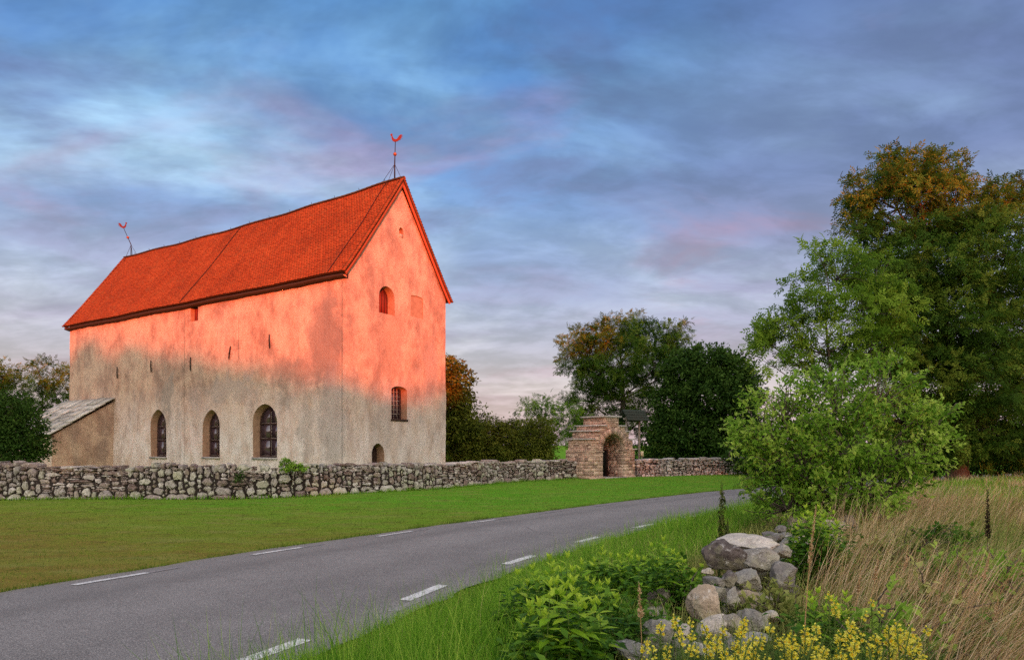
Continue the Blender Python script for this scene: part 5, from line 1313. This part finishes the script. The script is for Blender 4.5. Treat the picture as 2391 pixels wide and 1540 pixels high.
grass('half_dry_grass', 'greenish grass mixed through the straw', x[~k2], y[~k2], rng.uniform(.25, .6, n)[~k2], ln_[~k2] * .6, rng.uniform(.004, .007, n)[~k2] * (1 + y[~k2] / 14), M['straw_green'], 6, 4, .8)
x, y = scatter(160000, 5, 45, 9, 44, rng); d = dist_right(x, y)
keep = (d > 2.2) & (x > .40 * y) & (x < .82 * y + 1); x, y = x[keep], y[keep]; n = len(x); cl = clump(x, y, .35, 7.0)
k2 = cl > .16 + .15 * rng.normal(size=n)
grass('field_grass', 'tawny seeding grass of the field by the tall ash', x[k2], y[k2], rng.uniform(.18, .40, n)[k2], rng.normal(.15, .3, (n, 2))[k2], rng.uniform(.010, .02, n)[k2], M['straw'], 7, 2)
grass('field_grass', 'green patches of shorter grass in the tawny field', x[~k2], y[~k2], rng.uniform(.12, .3, n)[~k2], rng.normal(.1, .3, (n, 2))[~k2], rng.uniform(.010, .02, n)[~k2], M['grass'], 8, 2)
# weeds and grass around the stone heap, low green
x, y = scatter(60000, -.2, 8, 2.0, 13, rng); d = dist_right(x, y)
keep = (d > 1.6) & (x < .60 * y) & (x > .02 * y) & (rng.random(len(x)) < np.clip(4.5 / y, .1, 1)); x, y = x[keep], y[keep]; n = len(x)
grass('weed_grass', 'mixed green weeds and grass around the stone heap', x, y, rng.uniform(.12, .38, n), rng.normal(0, .4, (n, 2)), rng.uniform(.004, .008, n) * (1 + y / 14), M['straw_green'], 9, 3)

# ------------------------------------------------------------------ leafy shoots in the foreground
def leaf_mesh(r_, mat, fold=.22, curl=.18):
    """pointed oval leaf, 1 m long along +y, folded along the midrib"""
    m = MB(); t = np.array([0, .12, .32, .55, .78, 1.0]); w_ = np.array([.015, .12, .20, .185, .10, .0])
    zc = -curl * t ** 2; mid = np.stack([0 * t, t, zc], 1)
    rt = np.stack([w_, t, zc + w_ * fold], 1); lf = np.stack([-w_, t, zc + w_ * fold], 1)
    v = np.vstack([mid, rt, lf]); k_ = np.arange(5)
    m.add(v, np.vstack([np.stack([k_, k_ + 6, k_ + 7, k_ + 1], 1), np.stack([k_, k_ + 1, k_ + 13, k_ + 12], 1)]), r_)
    return m.mesh('leaf', mat, True)
def shoots(name, label, tips, seed, mat, bot=None, size=.095, bush_mat=None, spread=.35, zbase=.45, nlow=0, cap=300, width=1.0, group=None, cat='shrub'):
    rg = random.Random(seed); tips = np.array(tips); ctr = tips.mean(0); root = empty(name, (ctr[0], ctr[1], zbase)); tag(root, label, cat, group); org = np.array([ctr[0], ctr[1], zbase])
    meshes = [leaf_mesh(q, mat) for q in np.linspace(.05, .98, 7)]; cnt = 0; extra = MB()
    lowv = []
    for ti, tip in enumerate(tips):
        b = np.array([tip[0] + rg.gauss(0, .07), tip[1] + rg.gauss(0, .07), zbase]); hgt = tip[2] - zbase
        t = np.linspace(0, 1, 7)[:, None]; mid = (b + tip) / 2 + np.array([rg.gauss(0, .05), rg.gauss(0, .05), 0]) * hgt
        pl_ = (1 - t) ** 2 * b + 2 * t * (1 - t) * mid + t * t * tip
        v, f = tube(pl_ - org, .006 * (1.2 - t[:, 0]), 5); st_ = MB().add(v, f).build('stem', M['stem'], root)
        npair = int(6 + hgt * 7); a0 = rg.uniform(0, 3)
        for p_i in range(npair):
            q = 1 - (p_i / npair) * .72; pos = np.array([np.interp(q, t[:, 0], pl_[:, i]) for i in range(3)])
            sz = size * (.55 + .65 * min(1, (p_i + .5) / 3.0)) * rg.uniform(.8, 1.15); elv = R(52) - R(44) * min(1, p_i / 3.0) + rg.gauss(0, .15)
            for sg in (0, math.pi):
                az = a0 + p_i * math.pi / 2 + sg + rg.gauss(0, .2)
                mtx = Matrix.Translation(Vector(pos - org)) @ Matrix.Rotation(az, 4, 'Z') @ Matrix.Rotation(elv, 4, 'X') @ Matrix.Diagonal(Vector((sz * width, sz, sz, 1)))
                me = meshes[min(6, max(0, int(3.2 + 2.6 * (1 - p_i / 4.5) + rg.gauss(0, 1.2))))]
                if cnt < cap:
                    o = link('leaf', me, root); o.matrix_basis = mtx; cnt += 1
                else: lowv.append((mtx, me))
            if p_i == 0:
                for sg in (.8, 2.6, 4.6):
                    o = link('leaf', meshes[6], root); cnt += 1
                    o.matrix_basis = Matrix.Translation(Vector(pos - org)) @ Matrix.Rotation(a0 + sg, 4, 'Z') @ Matrix.Rotation(R(75), 4, 'X') @ Matrix.Diagonal(Vector((size * .5, size * .62, size * .6, 1)))
    if lowv:
        m = MB()
        for mtx, me in lowv:
            co = np.empty(len(me.vertices) * 3, np.float32); me.vertices.foreach_get('co', co); co = co.reshape(-1, 3)
            M4 = np.array(mtx); m.add(co @ M4[:3, :3].T + M4[:3, 3], np.array([list(p.vertices) for p in me.polygons]), me.attributes['rnd'].data[0].value)
        o = m.build('inner_leaves', mat, root, True); o['kind'] = 'stuff'
    if nlow:
        rgn = np.random.default_rng(seed); ext = tips.max(0) - tips.min(0)
        k_ = rgn.integers(0, len(tips), nlow); hh = rgn.random(nlow) ** .8
        PL = np.stack([tips[k_, 0] + rgn.normal(0, .10, nlow), tips[k_, 1] + rgn.normal(0, .12, nlow), zbase + (tips[k_, 2] - zbase) * hh * .82], 1) - org
        ax = rgn.normal(0, 1, (nlow, 3)) * np.array([1, 1, .4]); v, f = leaf_quads(PL, ax, np.tile([0, 0, 1.0], (nlow, 1)) + rgn.normal(0, .3, (nlow, 3)), rgn.uniform(.5, 1.0, nlow) * size, rgn.uniform(.3, .5, nlow) * size)
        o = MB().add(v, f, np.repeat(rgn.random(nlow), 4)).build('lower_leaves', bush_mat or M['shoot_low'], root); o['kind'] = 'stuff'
    return root
def tipfield(n, px0, px1, yfun, d0, d1, seed, jitter=22):
    rg = random.Random(seed); out = []
    for i in range(n):
        u = (i + rg.random()) / n; px = px0 + (px1 - px0) * u; d = rg.uniform(d0, d1)
        out.append(at(px, yfun(u) + rg.uniform(0, jitter * 3), d))
    return out
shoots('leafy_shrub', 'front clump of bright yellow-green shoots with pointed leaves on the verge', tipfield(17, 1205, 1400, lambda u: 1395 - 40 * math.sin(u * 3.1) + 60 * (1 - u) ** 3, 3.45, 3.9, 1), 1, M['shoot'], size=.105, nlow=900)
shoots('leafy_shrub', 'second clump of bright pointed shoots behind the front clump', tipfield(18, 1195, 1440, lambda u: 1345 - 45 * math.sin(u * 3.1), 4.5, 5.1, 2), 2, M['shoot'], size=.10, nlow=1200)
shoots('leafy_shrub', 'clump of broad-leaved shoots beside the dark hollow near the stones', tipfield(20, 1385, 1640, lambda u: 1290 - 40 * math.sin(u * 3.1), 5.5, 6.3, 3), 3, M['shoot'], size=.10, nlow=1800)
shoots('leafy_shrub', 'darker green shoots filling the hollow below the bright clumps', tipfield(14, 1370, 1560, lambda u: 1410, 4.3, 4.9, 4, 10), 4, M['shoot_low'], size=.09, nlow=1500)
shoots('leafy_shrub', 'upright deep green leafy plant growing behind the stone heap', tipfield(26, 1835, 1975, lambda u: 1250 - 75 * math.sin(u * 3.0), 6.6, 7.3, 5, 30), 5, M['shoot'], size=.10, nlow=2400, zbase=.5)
shoots('leafy_shrub', 'small leafy plant between stone heap and toadflax', tipfield(9, 1880, 1990, lambda u: 1345 + 20 * u, 3.9, 4.5, 6, 30), 6, M['shoot'], size=.085, nlow=700, zbase=.5)

WD = 'leafy weeds in the dry grass'
for i, (px, py, d, sz, lab) in enumerate(((2055, 1440, 3.9, .35, 'low feathery weed clump right of the toadflax'), (2180, 1400, 4.6, .45, 'olive weed clump in the middle of the dry grass'), (2290, 1460, 3.9, .40, 'weed clump at the dark end of the dry grass'), (2370, 1330, 5.6, .5, 'sprawling weed clump beside the dock spike'), (2090, 1265, 7.2, .55, 'green weed clump at the foot of the big bush'), (2200, 1230, 8.6, .6, 'weed clump at the edge of the tawny field'), (2240, 1300, 6.4, .45, 'sparse weed clump between straw and dock spike'), (1800, 1400, 5.2, .30, 'small nettle clump growing among the heaped stones'), (1600, 1400, 5.6, .30, 'low weeds at the foot of the tan boulder'))):
    c_ = at(px, py, d); z_ = float(zg(np.array(c_[0]), np.array(c_[1]))); b = (c_[0], c_[1], z_); h_ = max(c_[2] - z_, .15)
    plant('weed_clump', lab, 'weed', b, np.array([(0, 0, h_ * .55, sz * .55, sz * .5, h_ * .45), (sz * .35, .05, h_ * .4, sz * .4, sz * .4, h_ * .35), (-sz * .35, -.05, h_ * .45, sz * .4, sz * .4, h_ * .4)]), 200 + i, M['straw_green' if i % 3 == 1 else 'shoot_low' if i % 3 else 'bush'], None, leafL=.075, style='simple', dens=420, csize=.09, gap=.42, per=9, sprigs=26, splen=.22, group=WD)
# ------------------------------------------------------------------ toadflax
def blossom_mesh(seed):
    rg = np.random.default_rng(seed); m = MB(); n = 7
    a = np.arange(5) / 5 * 2 * np.pi
    # two lips and an orange throat, with a spur
    ax = np.stack([np.cos(a) * .5, np.full(5, .62), np.sin(a) * .55 + .1], 1); nn = np.tile([0, -1.0, .2], (5, 1))
    v, f = leaf_quads(np.zeros((5, 3)) + np.array([0, .2, 0]), ax, nn, np.array([1.0, .85, .9, .85, 1.0]), np.full(5, .62)); m.add(v, f, np.repeat(rg.uniform(.5, 1.0, 5), 4))
    v, f = leaf_quads(np.array([[0, .3, -.05], [0, .35, .08]]), np.array([[.2, .9, -.2], [-.2, .9, .3]]), np.tile([0, 0, 1.0], (2, 1)), np.array([.5, .45]), np.array([.5, .45])); m.add(v, f, 0.0)
    v, f = tube([(0, .3, 0), (0, 0, -.1), (0, -.2, -.55)], [.16, .12, .03], 5); m.add(v, f, .75)
    return m.mesh('blossom', M['petal'])
BL = [blossom_mesh(i) for i in range(4)]
rg = random.Random(31); rgn = np.random.default_rng(31)
def toadflax(tip, h, lean, nb, group='yellow toadflax in front of the stone heap', label='yellow toadflax stem in bloom among the weeds'):
    b = np.array([tip[0] - lean[0], tip[1] - lean[1], tip[2] - h]); root = empty('toadflax', tuple(b)); tag(root, label, 'flower', group)
    t = np.linspace(0, 1, 6)[:, None]; top = np.array([lean[0], lean[1], h]); P_ = top * t + np.array([0, 0, 0]) + np.array([lean[0] * .3, lean[1] * .3, 0]) * (t * t - t)
    v, f = tube(P_, .0028, 4); MB().add(v, f).build('stem', M['stem'], root)
    n = 34; q = rgn.uniform(.25, .82, n); pos = np.stack([np.interp(q, t[:, 0], P_[:, i]) for i in range(3)], 1); az = rgn.uniform(0, 6.28, n)
    ax = np.stack([np.cos(az), np.sin(az), rgn.uniform(.3, 1.0, n)], 1); v, f = leaf_quads(pos, ax, np.tile([0, 0, 1.0], (n, 1)), rgn.uniform(.03, .055, n), np.full(n, .006)); MB().add(v, f, np.repeat(rgn.random(n), 4)).build('leaves', M['flax_leaf'], root)
    for i in range(nb):
        q_ = 1 - .012 - .20 * (i / nb) * min(1, nb / 12); p = np.array([np.interp(q_, t[:, 0], P_[:, k]) for k in range(3)]); s = (.009 + .010 * min(1, i / 4)) * rg.uniform(.8, 1.25)
        o = link('blossom', BL[rg.randrange(4)], root); o.matrix_basis = Matrix.Translation(Vector(p)) @ Matrix.Rotation(i * 2.4 + rg.gauss(0, .3), 4, 'Z') @ Matrix.Translation(Vector((0, .006, 0))) @ Matrix.Rotation(rg.uniform(.0, .5), 4, 'X') @ Matrix.Scale(s, 4)
spots = [(1470, 1540), (1545, 1450), (1575, 1432), (1612, 1440), (1590, 1480), (1625, 1500), (1560, 1500), (1660, 1512), (1700, 1525), (1742, 1440), (1760, 1475), (1775, 1490), (1800, 1455), (1815, 1480), (1838, 1500), (1850, 1470), (1870, 1505), (1890, 1480), (1905, 1520), (1935, 1380), (1950, 1402), (2035, 1395), (2020, 1425), (2060, 1418), (1965, 1470), (1985, 1490), (2010, 1470), (2030, 1500), (2050, 1480), (2075, 1460), (2092, 1445), (2110, 1470), (2125, 1490), (2140, 1480), (2100, 1505), (1650, 1535), (1690, 1500), (1720, 1500), (1735, 1530), (1790, 1525), (1825, 1530), (1860, 1535), (1940, 1530), (1960, 1505), (2000, 1530), (2060, 1525), (2085, 1530), (2130, 1525), (2155, 1530), (1600, 1530), (1530, 1525), (1985, 1440), (1905, 1455), (1880, 1460), (1756, 1505), (1850, 1515), (1915, 1500), (1675, 1480)]
for px, py in spots:
    d = rg.uniform(2.75, 3.5) if py > 1425 else rg.uniform(3.3, 3.8)
    toadflax(at(px, py, d), rg.uniform(.42, .62), (rg.gauss(0, .04), rg.gauss(0, .03)), rg.randrange(5, 15))
for _ in range(46):
    px, py = rg.uniform(1500, 2170), rg.uniform(1445, 1560)
    toadflax(at(px, py, rg.uniform(2.5, 3.7)), rg.uniform(.35, .55), (rg.gauss(0, .07), rg.gauss(0, .05)), rg.randrange(3, 12))
# feathery green below the blooms
n = 9000; d = rgn.uniform(2.5, 4.0, n); px = rgn.uniform(1500, 2190, n); pb = np.stack([(px - CX) / FPX * d, d, np.zeros(n)], 1)
grass('toadflax_foliage', 'thin feathery green foliage under the toadflax blooms', pb[:, 0], pb[:, 1], rgn.uniform(.15, .52, n), rgn.normal(0, .3, (n, 2)), rgn.uniform(.003, .007, n), M['flax_leaf'], 12, 3)

# ------------------------------------------------------------------ single stalks
def stalk(name, label, base, top, mat, head, hm, cat='plant', leaves=0, bend=.1):
    base = np.asarray(base, float); top = np.asarray(top, float); root = empty(name, tuple(base)); tag(root, label, cat)
    t = np.linspace(0, 1, 9)[:, None]; d = top - base; mid = d * .5 + np.array([bend * .6, -bend * .3, 0]) * np.linalg.norm(d)
    P_ = 2 * t * (1 - t) * mid + t * t * d
    v, f = tube(P_, .0045 * (1.25 - t[:, 0]), 5); MB().add(v, f, .5).build('stem', mat, root)
    rgq = np.random.default_rng(int(abs(base[0] * 1000)) + 3)
    q0, n, sz, rad = head
    q = rgq.uniform(q0, 1.0, n); pos = np.stack([np.interp(q, t[:, 0], P_[:, i]) for i in range(3)], 1)
    az = rgq.uniform(0, 6.28, n); ax = np.stack([np.cos(az), np.sin(az), rgq.uniform(.2, 1.6, n)], 1); tap = 1.15 - .75 * (q - q0) / (1 - q0)
    v, f = leaf_quads(pos + nrm(ax) * (rgq.random(n) * rad * tap)[:, None], ax, rgq.normal(0, 1, (n, 3)), sz * rgq.uniform(.7, 1.3, n) * tap, sz * .6 * tap); MB().add(v, f, np.repeat(rgq.random(n), 4)).build('seed_head', hm, root)
    if leaves:
        q = rgq.uniform(.15, .95, leaves); pos = np.stack([np.interp(q, t[:, 0], P_[:, i]) for i in range(3)], 1); az = rgq.uniform(0, 6.28, leaves)
        ax = np.stack([np.cos(az), np.sin(az), np.full(leaves, -.9)], 1); v, f = leaf_quads(pos, ax, np.tile([0, 0, 1.0], (leaves, 1)), rgq.uniform(.06, .11, leaves), rgq.uniform(.025, .04, leaves)); MB().add(v, f, np.repeat(rgq.random(leaves), 4)).build('leaves', mat, root)
def gbz(px, d): x = (px - CX) / FPX * d; return np.array([x, d, float(zg(np.array(x), np.array(d))) - .02])
stalk('nettle', 'tall brown-green nettle stalk beside the bush at the road edge', gbz(1680, 7.2), at(1686, 1128, 7.2), M['nettle'], (.35, 420, .030, .035), M['nettle'], leaves=46, bend=.02)
stalk('nettle', 'shorter nettle stalk right behind the stone heap', gbz(1672, 7.0), at(1700, 1210, 7.0), M['nettle'], (.4, 220, .026, .03), M['nettle'], leaves=40, bend=.05)
stalk('dock_stalk', 'dark brown dock seed spike standing in the dry grass', gbz(2300, 6.6), at(2306, 1143, 6.6), M['dock'], (.55, 420, .022, .020), M['dock'], bend=.03)
stalk('dry_stalk', 'single pale dry grass stalk in front of the dark hollow', gbz(1502, 3.9), at(1492, 1358, 3.9), M['straw'], (.68, 90, .022, .008), M['straw'], bend=.01)
stalk('dry_stalk', 'tall pale timothy stalk in front of the deep green leafy plant', gbz(1875, 3.6), at(1906, 1180, 3.6), M['straw'], (.72, 260, .014, .006), M['straw'], bend=-.05)
stalk('dry_stalk', 'arching pale seed stalk in the dry field', gbz(2200, 5.2), at(2310, 1290, 5.2), M['straw'], (.7, 200, .018, .007), M['straw'], bend=.25)
for i, (px, py, d) in enumerate(((2050, 1290, 5.0), (2120, 1270, 5.4), (2240, 1330, 4.6), (2330, 1390, 4.2), (2010, 1320, 4.6))):
    stalk('dry_stalk', 'leaning straw stalk with thin seed head in the dry grass', gbz(px - 60, d), at(px, py, d), M['straw'], (.7, 120, .018, .006), M['straw'], bend=.15)
for o in COL.objects:
    if o.name.startswith('dry_stalk') and o.get('label', '').startswith('leaning straw'): o['group'] = 'leaning straw stalks'
